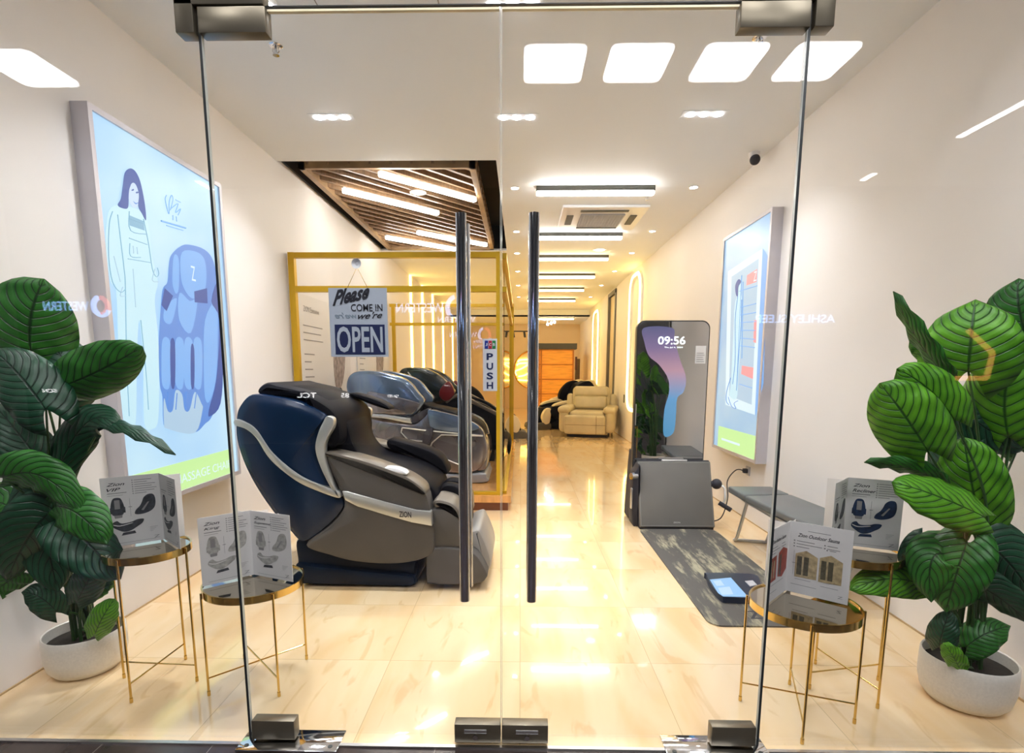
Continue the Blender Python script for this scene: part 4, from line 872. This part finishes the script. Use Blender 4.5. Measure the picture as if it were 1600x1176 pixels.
for ln in ([(-.1, 1.62), (.0, 1.70), (.9, 1.74)], [(-.15, 1.5), (0, 1.58), (.85, 1.6)], [(.7, 1.6), (.2, 1.2), (-.1, 1.12)], [(-.12, 1.0), (.3, .98), (.95, 1.0)], [(-.16, 1.16), (-.2, 1.3), (.1, 1.44), (.8, 1.9)]):
    m.tube(curve3([(x, YB-.05, z) for x, z in ln], 5), .028, 8)
m.build('glowing_lines', emat('amber_neon', (1, .62, .12), 4), o, smooth=True)
# track spotlights far back
o = thing('track_light_rail', (.0, 15.0, 2.4), 'black rail with three small black spotlights hung left of the aisle', 'track light')
m = MB(); m.box(-.4, .45, 15.0, 15.03, 2.36, 2.39); m.cyl((-.3, 15.015, 2.39), (-.3, 15.015, CZ), .006, 6); m.cyl((.4, 15.015, 2.39), (.4, 15.015, CZ), .006, 6); m.build('rail', INK, o)
for x in (-.22, .08, .33): m = MB(); m.cyl((x, 15.0, 2.36), (x+.02, 14.93, 2.22), .03, 12); m.build('spot_head', INK, o, smooth=True)
for i, (x, y) in enumerate(((1.02, 17.3), (.94, 17.7), (.85, 18.1))):
    o = thing('track_spot', (x, y, 2.93), 'small bright spotlight above the wooden cabin, %s of three' % ['right', 'middle', 'left'][i], 'spotlight', 'spots above the cabin')
    m = MB(); m.cyl((x, y, 2.93), (x, y-.04, 2.82), .035, 14); m.build('body', WHITEP, o, smooth=True); m = MB(); m.ball((x, y-.045, 2.81), .04, seg=12); m.build('lens', SPOTM, o, smooth=True)

# ================================================================ warm LED wall strips
for i, (y, lab) in enumerate(((10.75, 'nearest the gold case'), (12.0, 'second from the gold case'), (13.4, 'third from the gold case'), (15.1, 'fourth from the gold case'), (17.2, 'farthest from the gold case'))):
    o = thing('wall_led_strip', (XL, y, 0), 'vertical glowing yellow light strip on the left wall, %s' % lab, 'light strip', 'glowing strips on the left wall')
    MB().box(XL, XL+.02, y-.02, y+.10, .02, CZ-.01).build('diffuser', LEDY, o); MB().box(XL, XL+.03, y+.10, y+.12, .02, CZ-.01).build('profile', GOLDF, o)
def arch(y0, y1, z0, z1, r, lab):
    o = thing('wall_led_loop', (XR, (y0+y1)/2, z0), lab, 'light strip', 'glowing loops on the right wall')
    x = XR-.03; pts = []
    for cy_, cz_, a0 in ((y1-r, z1-r, 0), (y0+r, z1-r, 90), (y0+r, z0+r, 180), (y1-r, z0+r, 270)):
        for k in range(9):
            t = math.radians(a0+k*90/8); pts.append((x, cy_+math.cos(t)*r, cz_+math.sin(t)*r))
    MB().tube(pts, .035, 8, closed=True).build('neon_tube', LEDY, o, smooth=True)
    m = MB(); m.tube([(XR-.006, p[1], p[2]) for p in pts], .05, 6, closed=True); m.build('backing_channel', WHITEP, o)
arch(9.55, 10.42, .62, 3.0, .3, 'glowing yellow rounded loop on the right wall behind the mirror')
arch(14.6, 15.6, .62, 2.9, .3, 'glowing yellow rounded loop on the right wall near the cabin')
o = thing('wall_switch', (XR, 10.9, .78), 'small dark switch plate low on the right wall behind the recliner', 'switch')
MB().rbox(XR-.012, XR, 10.86, 10.94, .70, .86, .003, 2).build('plate', DGREY, o)

# ================================================================ smart mirror trainer, padded box, mat, tablet, bench
o = thing('smart_mirror', (1.3, 4.85, 0), 'tall dark rounded smart mirror screen showing the time 09:56', 'smart mirror')
def rrect(x0, x1, z0, z1, r, n=6):
    p = []
    for cx_, cz_, a0 in ((x1-r, z1-r, 0), (x0+r, z1-r, 90), (x0+r, z0+r, 180), (x1-r, z0+r, 270)):
        for k in range(n+1):
            t = math.radians(a0+k*90/n); p.append((cx_+math.cos(t)*r, cz_+math.sin(t)*r))
    return p
MB().prism(rrect(.985, 1.605, .03, 1.752, .07), 'y', 4.765, 4.83).build('casing', mat('graphite_casing', (.06, .06, .06), .35, .4, var=.05), o, smooth=True)
MB().prism(rrect(.995, 1.595, .04, 1.742, .065), 'y', 4.757, 4.765).build('mirror_face', mat('smoked_mirror', (.52, .51, .50), .015, 1, var=.02), o)
MB().slab([(.97, .02), (.99, .5), (1.0, .62), (1.1, .62), (1.1, .02)], 4.78, 5.0, .01, 0, False).build('rear_stand', INK, o)
scr = bpy.data.materials.new('screen_wallpaper'); scr.use_nodes = True; nt = scr.node_tree; b = nt.nodes['Principled BSDF']
tc = N(nt, 'ShaderNodeTexCoord'); sx = N(nt, 'ShaderNodeSeparateXYZ'); nt.links.new(tc.outputs['Object'], sx.inputs[0])
cr = N(nt, 'ShaderNodeValToRGB'); mr = N(nt, 'ShaderNodeMapRange'); mr.inputs['From Min'].default_value = .75; mr.inputs['From Max'].default_value = 1.72; nt.links.new(sx.outputs[2], mr.inputs[0]); nt.links.new(mr.outputs[0], cr.inputs[0])
e = cr.color_ramp.elements; e[0].color = (.10, .36, .62, 1); e[1].color = (.12, .13, .28, 1)
for p_, c_ in ((.35, (.16, .42, .75, 1)), (.6, (.62, .36, .45, 1)), (.8, (.28, .20, .38, 1))):
    q = e.new(p_); q.color = c_
nt.links.new(cr.outputs[0], b.inputs['Emission Color']); b.inputs['Emission Strength'].default_value = .5; b.inputs['Base Color'].default_value = (.02, .02, .02, 1); b.inputs['Roughness'].default_value = .05
sp = spline([tuple(p) for p in [[(1.041,1.69),(1.28,1.69),(1.305,1.594),(1.356,1.432),(1.418,1.27),(1.402,1.149),(1.35,1.094),(1.346,0.939),(1.33,0.793),(1.248,0.771),(1.244,0.994),(1.276,1.132),(1.266,1.258),(1.184,1.378),(1.094,1.454),(1.051,1.567)]][0]], 4)
MB().prism(sp, 'y', 4.7555, 4.757).build('screen_image', scr, o)
TXT = emat('white_screen_text', (.85, 1, 1), 1.1)
text('clock_digits', '09:56', TXT, (1.165,4.753,1.55), (1, 0, 0), (0, 0, 1), .232, .068, o, bold=.01)
text('date_line', 'Thu Jul 4, 2024', TXT, (1.221,4.753,1.518), (1, 0, 0), (0, 0, 1), .155, .014, o)
MB().box(*(1.486,1.575,4.753,4.755,1.39,1.54)).build('info_sticker', PAPER, o)
m = MB(); 
x0, x1, _, _, z0, z1 = (1.486,1.575,4.753,4.755,1.39,1.54)
for k in range(5): m.box(x0+.012, x1-.012-.006*(k % 3), 4.7515, 4.753, z0+.015+k*.018, z0+.019+k*.018)
m.build('sticker_lines', INKG, o)

o = thing('padded_trainer_box', (1.3, 4.62, 0), 'charcoal padded slanted box at the foot of the smart mirror', 'exercise machine')
m = MB(); m.prism([(4.50, .0), (4.74, .0), (4.745, .555), (4.70, .56), (4.505, .03)], 'x', 1.012, 1.632); m.build('body', INK, o)
Mq = Matrix.Translation((1.322, 4.505, .02)) @ Matrix.Rotation(-math.atan2(.20, .53), 4, 'X')
MB().rbox(-.313, .318, -.022, .012, -.005, .565, .012, 3, Mq).build('front_pad', GREYF, o, smooth=True)
m = MB()
m.box(-.305, .31, -.0235, -.021, .004, .010, M=Mq); m.box(-.305, .31, -.0235, -.021, .55, .556, M=Mq); m.box(-.305, -.299, -.0235, -.021, .004, .556, M=Mq); m.box(.304, .31, -.0235, -.021, .004, .556, M=Mq)
m.build('pad_piping', GREYFE, o)
text('maker_lettering', 'ZION', SILV, tuple(Mq @ Vector((-.03, -.0235, .03))), (1, 0, 0), (0, .35, 1), .055, .012, o)
MB().rbox(-.1, .12, -.02, .03, .565, .58, .004, 2, Mq).build('top_bracket', SATIN, o)
MB().slab([(.965, .04), (1.0, .003), (1.02, .003), (1.02, .50), (.99, .50), (.955, .4)], 4.58, 4.75, .01).build('side_housing', INK, o, smooth=True)
m = MB(); m.cyl((.99, 4.6, .44), (.94, 4.58, .44), .03, 16); m.build('side_knob', CHROME, o, smooth=True)
m = MB(); m.rbox(.94, .957, 4.56, 4.60, .16, .34, .006, 2); m.build('side_grip', SATIN, o, smooth=True)
m = MB(); m.ball((1.68, 4.62, .37), .045, seg=16); m.cyl((1.63, 4.62, .37), (1.68, 4.62, .37), .025, 14); m.build('crank_hub', INK, o, smooth=True)
m = MB(); m.tube(curve3([(1.70, 4.62, .36), (1.74, 4.60, .34), (1.735, 4.56, .25), (1.70, 4.53, .21)], 5), .011, 8); m.build('crank_arm', SATIN, o, smooth=True)
m = MB(); m.cyl((1.68, 4.54, .225), (1.77, 4.5, .17), .019, 14); m.build('crank_handle', INK, o, smooth=True)

MT2 = bpy.data.materials.new('charcoal_mat_streaks'); MT2.use_nodes = True; nt = MT2.node_tree; b = nt.nodes['Principled BSDF']
tc = N(nt, 'ShaderNodeTexCoord'); mp = N(nt, 'ShaderNodeMapping'); mp.inputs['Scale'].default_value = (5, .9, 1); mp.inputs['Rotation'].default_value = (0, 0, -.18); nt.links.new(tc.outputs['Object'], mp.inputs['Vector'])
no = N(nt, 'ShaderNodeTexNoise'); no.inputs['Scale'].default_value = 2.2; no.inputs['Detail'].default_value = 8; no.inputs['Roughness'].default_value = .7; nt.links.new(mp.outputs[0], no.inputs['Vector'])
cr = N(nt, 'ShaderNodeValToRGB'); nt.links.new(no.outputs[0], cr.inputs[0]); e = cr.color_ramp.elements
e[0].position = .50; e[0].color = (.085, .078, .070, 1); e[1].position = .62; e[1].color = (.34, .31, .21, 1)
nt.links.new(cr.outputs[0], b.inputs['Base Color']); b.inputs['Roughness'].default_value = .6
mm = MB().prism(rrect(1.0, 1.635, 2.72, 4.49, .07), 'z', 0, .008)
mat_o = mm.build('exercise_mat', MT2)
tag(mat_o, 'charcoal exercise mat with pale streaks lying before the smart mirror', 'mat')
text('mat_lettering', 'ZY', INK, (1.24, 2.80, .0082), (1, 0, 0), (0, 1, 0), .17, .10, mat_o, bold=.01)
# tablet dock
o = thing('weighing_console', (1.42, 3.2, .008), 'black console with pale blue screen lying on the exercise mat', 'console')
m = MB(); m.prism(spline([tuple(q) for q in [(1.189,3.351),(1.209,3.385),(1.484,3.369),(1.484,3.263),(1.391,3.013),(1.203,3.0),(1.161,3.026),(1.16,3.195)]], 3), 'z', .0088, .045); m.build('body', mat('navy_black_plastic', (.012, .02, .045), .3, var=.1), o, smooth=True)
MB().prism([tuple(q) for q in [(1.178,3.261),(1.321,3.297),(1.309,3.03),(1.305,3.003),(1.168,3.009),(1.155,3.054)]], 'z', .045, .047).build('screen', emat('pale_blue_screen', (.30, .60, 1), .95, (.05, .05, .05)), o)
m = MB(); m.prism([tuple(q) for q in [(1.189,3.238),(1.24,3.25),(1.234,3.168),(1.184,3.157)]], 'z', .047, .0478); m.prism([tuple(q) for q in [(1.181,3.128),(1.258,3.149),(1.237,3.035),(1.167,3.024)]], 'z', .047, .0478); m.build('screen_tiles', emat('white_blue_tiles', (.55, .78, 1), .95, (.05, .05, .05)), o)
m = MB(); m.prism([tuple(q) for q in [(1.384,3.235),(1.436,3.247),(1.433,3.176),(1.382,3.155)]], 'z', .045, .05); m.build('key_pad', GREYP, o)
# bench
o = thing('workout_bench', (1.83, 3.85, 0), 'low dark grey padded bench on steel legs along the right wall', 'bench')
hz = .45
def padpoly(p, nm):
    m = MB(); n = len(p)
    bm = bmesh.new(); vb = [bm.verts.new((x, y, hz-.05)) for x, y in p]; f = bm.faces.new(vb); r = bmesh.ops.extrude_face_region(bm, geom=[f])
    for v in r['geom']:
        if isinstance(v, bmesh.types.BMVert): v.co.z = hz
    bmesh.ops.bevel(bm, geom=bm.edges[:], offset=.015, segments=4, profile=.5, affect='EDGES'); bm.verts.index_update()
    m.add([v.co.copy() for v in bm.verts], [[v.index for v in f.verts] for f in bm.faces]); bm.free()
    m.build(nm, BENCHM, o, smooth=True)
padpoly([(1.60, 4.16), (1.93, 4.16), (1.95, 3.90), (1.60, 3.85)], 'head_pad')
padpoly([(1.60, 3.835), (1.95, 3.885), (2.03, 3.05), (1.68, 3.0)], 'long_pad')
for y, dx in ((4.02, 0), (3.15, .08)):
    m = MB(); m.tube(curve3([(1.66+dx, y-.1, hz-.05), (1.69+dx*.5, y+.12, .06), (1.685+dx*.5, y+.16, .016), (1.72+dx*.5, y+.16, .014), (1.88+dx, y+.12, .014), (1.92+dx, y+.12, .03), (1.90+dx, y-.1, hz-.05)], 6), .012, 10); m.build('leg_frame', SATIN, o, smooth=True)
MB().rbox(1.64, 1.92, 3.0+.2, 4.0, hz-.075, hz-.05, .006, 2).build('under_frame', SATIN, o)

# ================================================================ gold side tables
def side_table(cx, cy, r, h, a0, lab):
    o = thing('side_table', (cx, cy, 0), lab, 'side table', None)
    m = MB(); m.lathe([(0, h-.006), (r-.006, h-.006)], (cx, cy, 0), 48); m.build('mirror_top', MIRT, o)
    m = MB(); m.lathe([(r-.006, h-.006), (r-.006, h), (r, h), (r, h-.03), (r-.004, h-.03), (r-.004, h-.012), (0, h-.012)], (cx, cy, 0), 48); m.build('rim', GOLD, o, smooth=True)
    ft = []
    for k in range(4):
        a = math.radians(a0+90*k); x, y = cx+math.cos(a)*(r+.006), cy+math.sin(a)*(r+.006); ft.append((x, y))
        m = MB(); m.cyl((x, y, 0), (x, y, h-.004), .0048, 10); m.cyl((x, y, 0), (x, y, .02), .0065, 10); m.build('leg', GOLD, o, smooth=True)
    for k in (0, 1):
        m = MB(); m.cyl((*ft[k], .075+k*.004), (*ft[k+2], .075+k*.004), .0035, 8); m.build('stretcher', GOLD, o, smooth=True)
    return o
side_table(-1.557, 2.170, .160, .60, -3, 'taller small gold side table beside the left potted plant')
side_table(-1.135, 2.205, .20, .445, 45, 'low round gold side table with mirror top, in front of the large massage chair')
side_table(1.087, 2.003, .195, .455, 70, 'low round gold side table nearest the right door hinge')
side_table(1.390, 2.197, .163, .60, 12, 'taller small gold side table beside the right potted plant')

# ---- brochure stands: upright cards meeting at a spine
CARDG = mat('print_dark_grey', (.05, .055, .065), .5, var=.4, vscale=60); CARDL = mat('print_light_grey', (.42, .41, .38), .5, var=.3, vscale=60)
CARDN = mat('print_navy', (.015, .035, .085), .5, var=.4, vscale=60); CARDR = mat('print_red_brown', (.33, .05, .025), .5, var=.3, vscale=60)
CARDW = mat('print_tan_wood', (.46, .36, .20), .5, var=.35, vscale=60); CARDWD = mat('print_dark_glass', (.09, .08, .05), .5, var=.3, vscale=80)
def card(o, a, b, z0, h, title, kind):
    """a, b: base ends (x, y), read from a to b on the side facing the glass"""
    A_ = Vector((a[0], a[1], z0)); B_ = Vector((b[0], b[1], z0)); X = (B_-A_); L = X.length; X.normalize(); U = Vector((0, 0, 1)); Nn = X.cross(U)
    if Nn.y > 0 and title is not None: pass
    def P(u, v, d=0): return A_+X*(u*L)+U*(v*h)+Nn*d
    m = MB(); vs = [P(0, 0, -.001), P(1, 0, -.001), P(1, 1, -.001), P(0, 1, -.001), P(0, 0, .001), P(1, 0, .001), P(1, 1, .001), P(0, 1, .001)]
    m.add(vs, [(0, 3, 2, 1), (4, 5, 6, 7), (0, 1, 5, 4), (1, 2, 6, 5), (2, 3, 7, 6), (3, 0, 4, 7)])
    pg = m.build('page', PAPER, o)
    if title is None: return pg
    def rect(mm, u0, v0, u1, v1, d=.0016): mm.add([P(u0, v0, d), P(u1, v0, d), P(u1, v1, d), P(u0, v1, d)], [(0, 1, 2, 3)])
    def shape(nm, pts, mt, d=.0018):
        mm = MB(); pts = spline(pts, 3) if len(pts) > 4 and 'cabin' not in nm else pts
        mm.add([P(u, v, d) for u, v in pts], [tuple(range(len(pts)))]); return mm.build(nm, mt, pg)
    if kind != 'sauna' and kind != 'sauna_red':
        for i, tl in enumerate(title.split('\n') if title else []):
            text('title', tl, INK, P(.10, .875-.075*i, .0012), X, U, L*min(.42, .075*len(tl)), h*.045, pg, shear=.35, bold=.01)
        mm = MB()
        rect(mm, .10, .765, .42, .775); rect(mm, .10, .735, .36, .740)
        for k2 in range(7): rect(mm, .56, .93-k2*.032, .56+[.3, .22, .36, .30, .38, .34, .2][k2], .938-k2*.032); rect(mm, .52, .928-k2*.032, .54, .942-k2*.032)
        rect(mm, .455, .42, .460, .68); rect(mm, .43, .55, .49, .558)
        for k2 in range(4): rect(mm, .76, .22-k2*.02, .90-.03*k2, .224-k2*.02)
        rect(mm, .12, .04, .85, .044)
        mm.build('text_lines', INKG, pg)
        d1_, d2_ = {'dark': (CARDG, CARDG), 'navy': (CARDN, CARDN), 'pale': (CARDL, CARDG)}[kind]
        shape('printed_chair_front', [(.15, .47), (.13, .56), (.16, .66), (.20, .70), (.29, .70), (.33, .66), (.36, .56), (.34, .47), (.30, .45), (.19, .45)], d1_)
        shape('printed_chair_arm', [(.12, .56), (.12, .48), (.16, .48), (.16, .58)], d1_, .0021); shape('printed_chair_arm', [(.33, .58), (.33, .48), (.375, .48), (.375, .56)], d1_, .0021)
        shape('printed_chair_panel', [(.20, .67), (.29, .67), (.29, .54), (.20, .54)], INKG, .0021); shape('printed_chair_foot', [(.18, .45), (.32, .45), (.31, .41), (.19, .41)], INKG, .0021)
        shape('printed_chair_angled', [(.53, .44), (.55, .50), (.62, .55), (.66, .60), (.70, .67), (.78, .71), (.87, .70), (.90, .62), (.88, .52), (.80, .46), (.66, .43)], d1_)
        shape('printed_chair_stripe', [(.64, .49), (.76, .60), (.79, .60), (.68, .48)], INKG, .0021)
        shape('printed_chair_side', [(.13, .30), (.15, .35), (.22, .37), (.26, .34), (.32, .325), (.46, .335), (.56, .36), (.67, .355), (.64, .30), (.56, .26), (.44, .21), (.32, .20), (.20, .25)], d1_)
        shape('printed_chair_stripe', [(.15, .325), (.26, .30), (.46, .32), (.46, .312), (.26, .288), (.16, .31)], PAPER, .0021)
        shape('printed_chair_base', [(.27, .15), (.30, .19), (.50, .20), (.52, .16)], d2_)
        text('corner_emblem', 'Z', INKG, P(.82, .05, .0012), X, U, L*.1, h*.04, pg)
    elif kind == 'sauna':
        text('title', title, INK, P(.14, .80, .0012), X, U, L*.66, h*.05, pg, shear=.35, bold=.01)
        mm = MB(); rect(mm, .3, .89, .66, .897)
        for u0, v0, u1 in ((.13, .735, .42), (.13, .695, .54), (.13, .655, .34), (.62, .735, .78), (.62, .695, .82), (.66, .675, .76)): rect(mm, u0, v0, u1, v0+.009); rect(mm, u0-.05, v0-.003, u0-.025, v0+.013)
        rect(mm, .10, .26, .104, .60); rect(mm, .08, .42, .13, .428)
        rect(mm, .14, .20, .40, .206); rect(mm, .56, .17, .84, .176); rect(mm, .08, .12, .5, .126)
        mm.build('text_lines', INKG, pg)
        for u in (.13, .52):
            shape('printed_cabin', [(u, .23), (u, .56), (u+.17, .62), (u+.36, .55), (u+.36, .24)], CARDW)
            for q in (.02, .13): shape('printed_window', [(u+q+.01, .27), (u+q+.01, .53), (u+q+.09, .53), (u+q+.09, .27)], CARDWD, .0022)
        text('corner_emblem', 'Z', INKG, P(.84, .06, .0012), X, U, L*.08, h*.035, pg)
    else:
        text('title', 'Zion Indoor Sauna', INK, P(.14, .80, .0012), X, U, L*.66, h*.05, pg, shear=.35, bold=.01)
        mm = MB()
        for u0, v0, u1 in ((.13, .735, .42), (.13, .695, .54), (.13, .655, .34), (.62, .735, .78), (.62, .695, .82)): rect(mm, u0, v0, u1, v0+.009)
        rect(mm, .1, .12, .5, .126); rect(mm, .2, .22, .8, .226)
        mm.build('text_lines', INKG, pg)
        shape('printed_cabin', [(.08, .27), (.08, .60), (.40, .62), (.42, .28)], CARDR); shape('printed_cabin', [(.50, .30), (.50, .63), (.70, .68), (.92, .62), (.92, .34), (.72, .26)], CARDR)
        for u in (.15, .27): shape('printed_window', [(u, .32), (u, .56), (u+.06, .56), (u+.06, .32)], CARDW, .0022)
        shape('printed_window', [(.56, .32), (.56, .58), (.64, .60), (.64, .30)], CARDWD, .0022)
    return pg
def stand(a, sp_, b, z0, h, t1, k1, t2, k2, lab, back=True):
    o = thing('brochure_stand', (sp_[0], sp_[1], z0), lab, 'brochure stand', None)
    card(o, a, sp_, z0, h, t1, k1); card(o, sp_, b, z0, h, t2, k2)
    if back:
        va = Vector(sp_)-Vector(a); vb = Vector(sp_)-Vector(b)
        e1 = (sp_[0]+va.x*.35, sp_[1]+va.y*.35+.01); e2 = (sp_[0]+vb.x*.35, sp_[1]+vb.y*.35+.01)
        card(o, sp_, e1, z0, h*.96, None, None); card(o, sp_, e2, z0, h*.96, None, None)
    return o
stand((-1.705, 2.135), (-1.545, 2.262), (-1.392, 2.13), .6005, .292, 'Zion\nVIP', 'dark', '', 'dark', 'white card stand with dark chair pictures on the taller left side table')
stand((-1.308, 2.12), (-1.162, 2.258), (-.956, 2.178), .4455, .288, 'Zion\nKing', 'pale', 'Zion\nSupreme', 'pale', 'white card stand with pale chair pictures on the low left side table')
stand((.918, 1.962), (1.068, 2.115), (1.234, 1.975), .4555, .288, 'Zion', 'sauna_red', 'Zion Outdoor Sauna', 'sauna', 'white card stand with tan and red sauna cabin pictures on the low right side table')
stand((1.240, 2.13), (1.366, 2.262), (1.545, 2.178), .6005, .29, '', 'dark', 'Zion\nRecliner', 'navy', 'white card stand with navy recliner pictures on the taller right side table')

# ================================================================ potted plants
def leaf(o, base, ctrl, tip, W, m, tilt=0, cup=.25, droop=0):
    b0 = Vector(base); c0 = Vector(ctrl); t0 = Vector(tip); nv = 14; nu = 5
    g = MB(); uv = []
    eye = Vector((0, 0, 1.33))
    fc = (eye-(b0+t0)/2).normalized()
    for i in range(nv+1):
        t = i/nv
        def bz(t): return b0*(1-t)**2+c0*2*t*(1-t)+t0*t*t
        d = (bz(min(1, t+.02))-bz(max(0, t-.02))).normalized()
        lat = d.cross(fc).normalized(); nn_ = lat.cross(d).normalized()
        lat = (lat*math.cos(tilt)+nn_*math.sin(tilt)).normalized(); nn_ = lat.cross(d).normalized()
        s_ = (t+.02)/1.02
        wd = W*.5*min(1, (s_**.42)*((1-s_)**.62)*1.72+.002)
        for j in range(-nu, nu+1):
            u = j/nu
            back = .17*(1-t)**2*W*abs(u)**1.5*2
            rip = .008*math.sin(t*22+abs(u)*3)*abs(u)
            p = bz(t)+lat*(u*wd)-d*back-nn_*(cup*wd*u*u-.5*cup*W*.2)+nn_*rip-Vector((0, 0, droop*t*t))
            p.x = min(max(p.x, XL+.006+.004*math.sin(t*9)), XR-.008)
            g.v.append(tuple(p)); uv.append((u*.5+.5, t))
    n = 2*nu+1
    for i in range(nv):
        for j in range(n-1):
            g.f.append((i*n+j, i*n+j+1, (i+1)*n+j+1, (i+1)*n+j)); g.m.append(0)
    g.uv = uv
    lf = g.build('leaf', m, o, smooth=True, ang=180)
    sd = lf.modifiers.new('thick', 'SOLIDIFY'); sd.thickness = .0015
    return lf
def plant(nm, c, r, h, lab, leaves, soilz):
    o = thing(nm, (c[0], c[1], 0), lab, 'potted plant')
    m = MB(); m.lathe([(0, 0), (r*.62, 0), (r*.80, .008), (r*.93, .035), (r, h*.45), (r*1.0, h*.8), (r*.99, h-.004), (r*.97, h), (r*.94, h-.004), (r*.93, h*.55), (0, h*.5)], (c[0], c[1], 0), 56); m.build('pot', POT, o, smooth=True)
    m = MB(); m.lathe([(0, soilz+.006), (r*.5, soilz+.01), (r*.92, soilz-.002)], (c[0], c[1], 0), 30); m.build('soil', SOIL, o, smooth=True)
    for i, (b_, ct, tp, W, mt, tilt, cup) in enumerate(leaves):
        leaf(o, b_, ct, tp, W, mt, tilt, cup)
        a = random.uniform(0, 6.28); q = r*.3
        root = Vector((c[0]+math.cos(a)*q*.7, c[1]+math.sin(a)*q, soilz)); b0 = Vector(b_)
        mid = root.lerp(b0, .55)+Vector(((root.x-b0.x)*.28, (root.y-b0.y)*.2, (b0.z-root.z)*.10))
        if b0.z-root.z > .02:
            m = MB(); m.tube(curve3([root, mid, b0], 7), .0075, 7, r1=.0035); m.build('stalk', STEM, o, smooth=True)
    return o
LL = [
 ((-1.943,2.16,1.409), (-1.91,2.12,1.541), (-1.854,2.16,1.677), .36, LG2, .1, .3),
 ((-1.745,2.08,1.273), (-1.559,2.04,1.327), (-1.423,2.06,1.418), .235, LG2, -.1, .35),
 ((-1.769,2.0,1.18), (-1.832,2.0,1.299), (-1.957,2.02,1.404), .26, LG3, .2, .3),
 ((-1.857,2.1,0.898), (-1.644,2.06,1.25), (-1.519,2.02,1.103), .17, LG3, .3, .3),
 ((-1.601,2.05,1.124), (-1.463,2.0,1.146), (-1.27,1.96,1.018), .085, LG3, .8, .4),
 ((-1.905,2.12,0.927), (-1.974,2.12,1.044), (-2.068,2.1,1.202), .22, LG3, -.2, .2),
 ((-1.946,1.98,0.929), (-1.778,1.98,1.002), (-1.677,2.0,0.789), .19, LG2, -.5, .3),
 ((-1.847,2.05,0.775), (-1.925,2.02,0.705), (-2.067,2.06,0.493), .27, LG3, .2, .3),
 ((-1.792,2.02,0.808), (-1.657,1.97,0.822), (-1.591,2.0,0.663), .21, LG2, -.3, .3),
 ((-1.821,2.08,0.728), (-1.695,2.04,0.649), (-1.618,2.08,0.489), .26, LG3, .3, .3),
 ((-1.966,2.14,0.831), (-1.926,2.1,0.654), (-1.9,2.1,0.423), .24, LG3, 0, .2),
 ((-1.952,2.14,0.321), (-1.975,2.1,0.423), (-2.05,2.1,0.422), .14, LG3, .1, .3),
 ((-1.783,2.12,0.227), (-1.691,2.06,0.347), (-1.663,2.1,0.398), .12, LG1, .1, .3),
 ((-1.819,2.16,0.385), (-1.757,2.14,0.436), (-1.709,2.16,0.437), .09, LG1, .1, .3),
 ((-2.029,2.1,0.505), (-2.087,2.08,0.485), (-2.199,2.1,0.393), .13, LG2, .1, .3),
 ((-1.842,2.12,0.374), (-1.727,2.06,0.496), (-1.727,2.1,0.548), .15, LG3, .1, .3),
 ((-1.895,2.22,1.217), (-1.773,2.2,1.335), (-1.975,2.24,1.477), .25, LG3, .1, .3),
 ((-2.044,2.1,0.76), (-2.086,2.1,0.839), (-2.175,2.1,0.759), .2, LG2, .1, .3),
]
plant('potted_plant', (-1.945, 2.26), .155, .185, 'broad leaved green plant in a white speckled pot at the left photo edge', LL, .14)
RR = [
 ((1.629,2.04,1.333), (1.591,2.0,1.463), (1.641,2.06,1.58), .36, LG1, 0, .3),
 ((1.536,2.02,1.317), (1.4,2.0,1.429), (1.332,2.04,1.612), .105, LG2, .8, .35),
 ((1.912,2.12,1.424), (1.817,2.1,1.562), (1.855,2.14,1.669), .28, LG2, .1, .3),
 ((1.602,2.14,1.365), (1.535,2.14,1.425), (1.488,2.16,1.438), .11, LG1, .1, .3),
 ((1.566,2.0,1.156), (1.45,1.97,1.283), (1.342,2.0,1.337), .20, LG1, -.1, .35),
 ((1.467,1.98,1.049), (1.345,1.95,1.194), (1.281,1.99,1.287), .27, LG1, 0, .35),
 ((1.838,2.08,1.09), (1.747,2.04,1.259), (1.813,2.06,1.41), .33, LG1, .1, .3),
 ((1.737,2.12,1.146), (1.823,2.1,1.063), (1.966,2.12,1.061), .17, LG3, .2, .3),
 ((1.772,2.08,0.754), (1.68,2.04,0.949), (1.672,2.08,1.084), .27, LG1, 0, .25),
 ((1.577,2.04,0.919), (1.423,2.0,0.998), (1.285,2.04,0.991), .095, LG2, .7, .4),
 ((1.679,1.96,0.804), (1.474,1.93,0.9), (1.345,1.97,0.928), .20, LG1, -.5, .35),
 ((1.601,2.1,0.485), (1.45,2.08,0.557), (1.303,2.08,0.471), .17, LG1, -.1, .25),
 ((1.669,2.02,0.607), (1.497,2.0,0.737), (1.563,2.0,0.461), .22, LG2, 0, .3),
 ((1.59,2.1,0.656), (1.566,2.1,0.577), (1.561,2.1,0.458), .17, LG3, 0, .3),
 ((1.651,1.98,0.696), (1.598,1.95,0.583), (1.614,1.99,0.428), .24, LG2, 0, .3),
 ((1.764,2.06,0.683), (1.83,2.02,0.659), (1.973,2.04,0.474), .26, LG3, .1, .3),
 ((1.705,2.04,0.536), (1.789,1.98,0.523), (1.945,2.0,0.375), .17, LG3, -.5, .3),
 ((1.75,2.04,0.261), (1.78,2.0,0.348), (1.907,2.04,0.348), .155, LG2, 0, .3),
 ((1.703,2.0,0.189), (1.646,1.97,0.266), (1.619,1.99,0.302), .085, LG1, .2, .3),
 ((1.646,2.04,0.26), (1.617,2.0,0.346), (1.671,2.04,0.413), .12, LG3, .1, .3),
 ((1.725,2.14,0.93), (1.664,2.14,1.032), (1.788,2.16,1.156), .22, LG3, .1, .3),
 ((1.952,2.16,1.03), (1.848,2.12,1.184), (1.81,2.16,1.28), .2, LG2, .1, .3),
]
plant('potted_plant', (1.815, 2.10), .16, .195, 'taller bright green broad leaved plant in a white pot at the right photo edge', RR, .15)
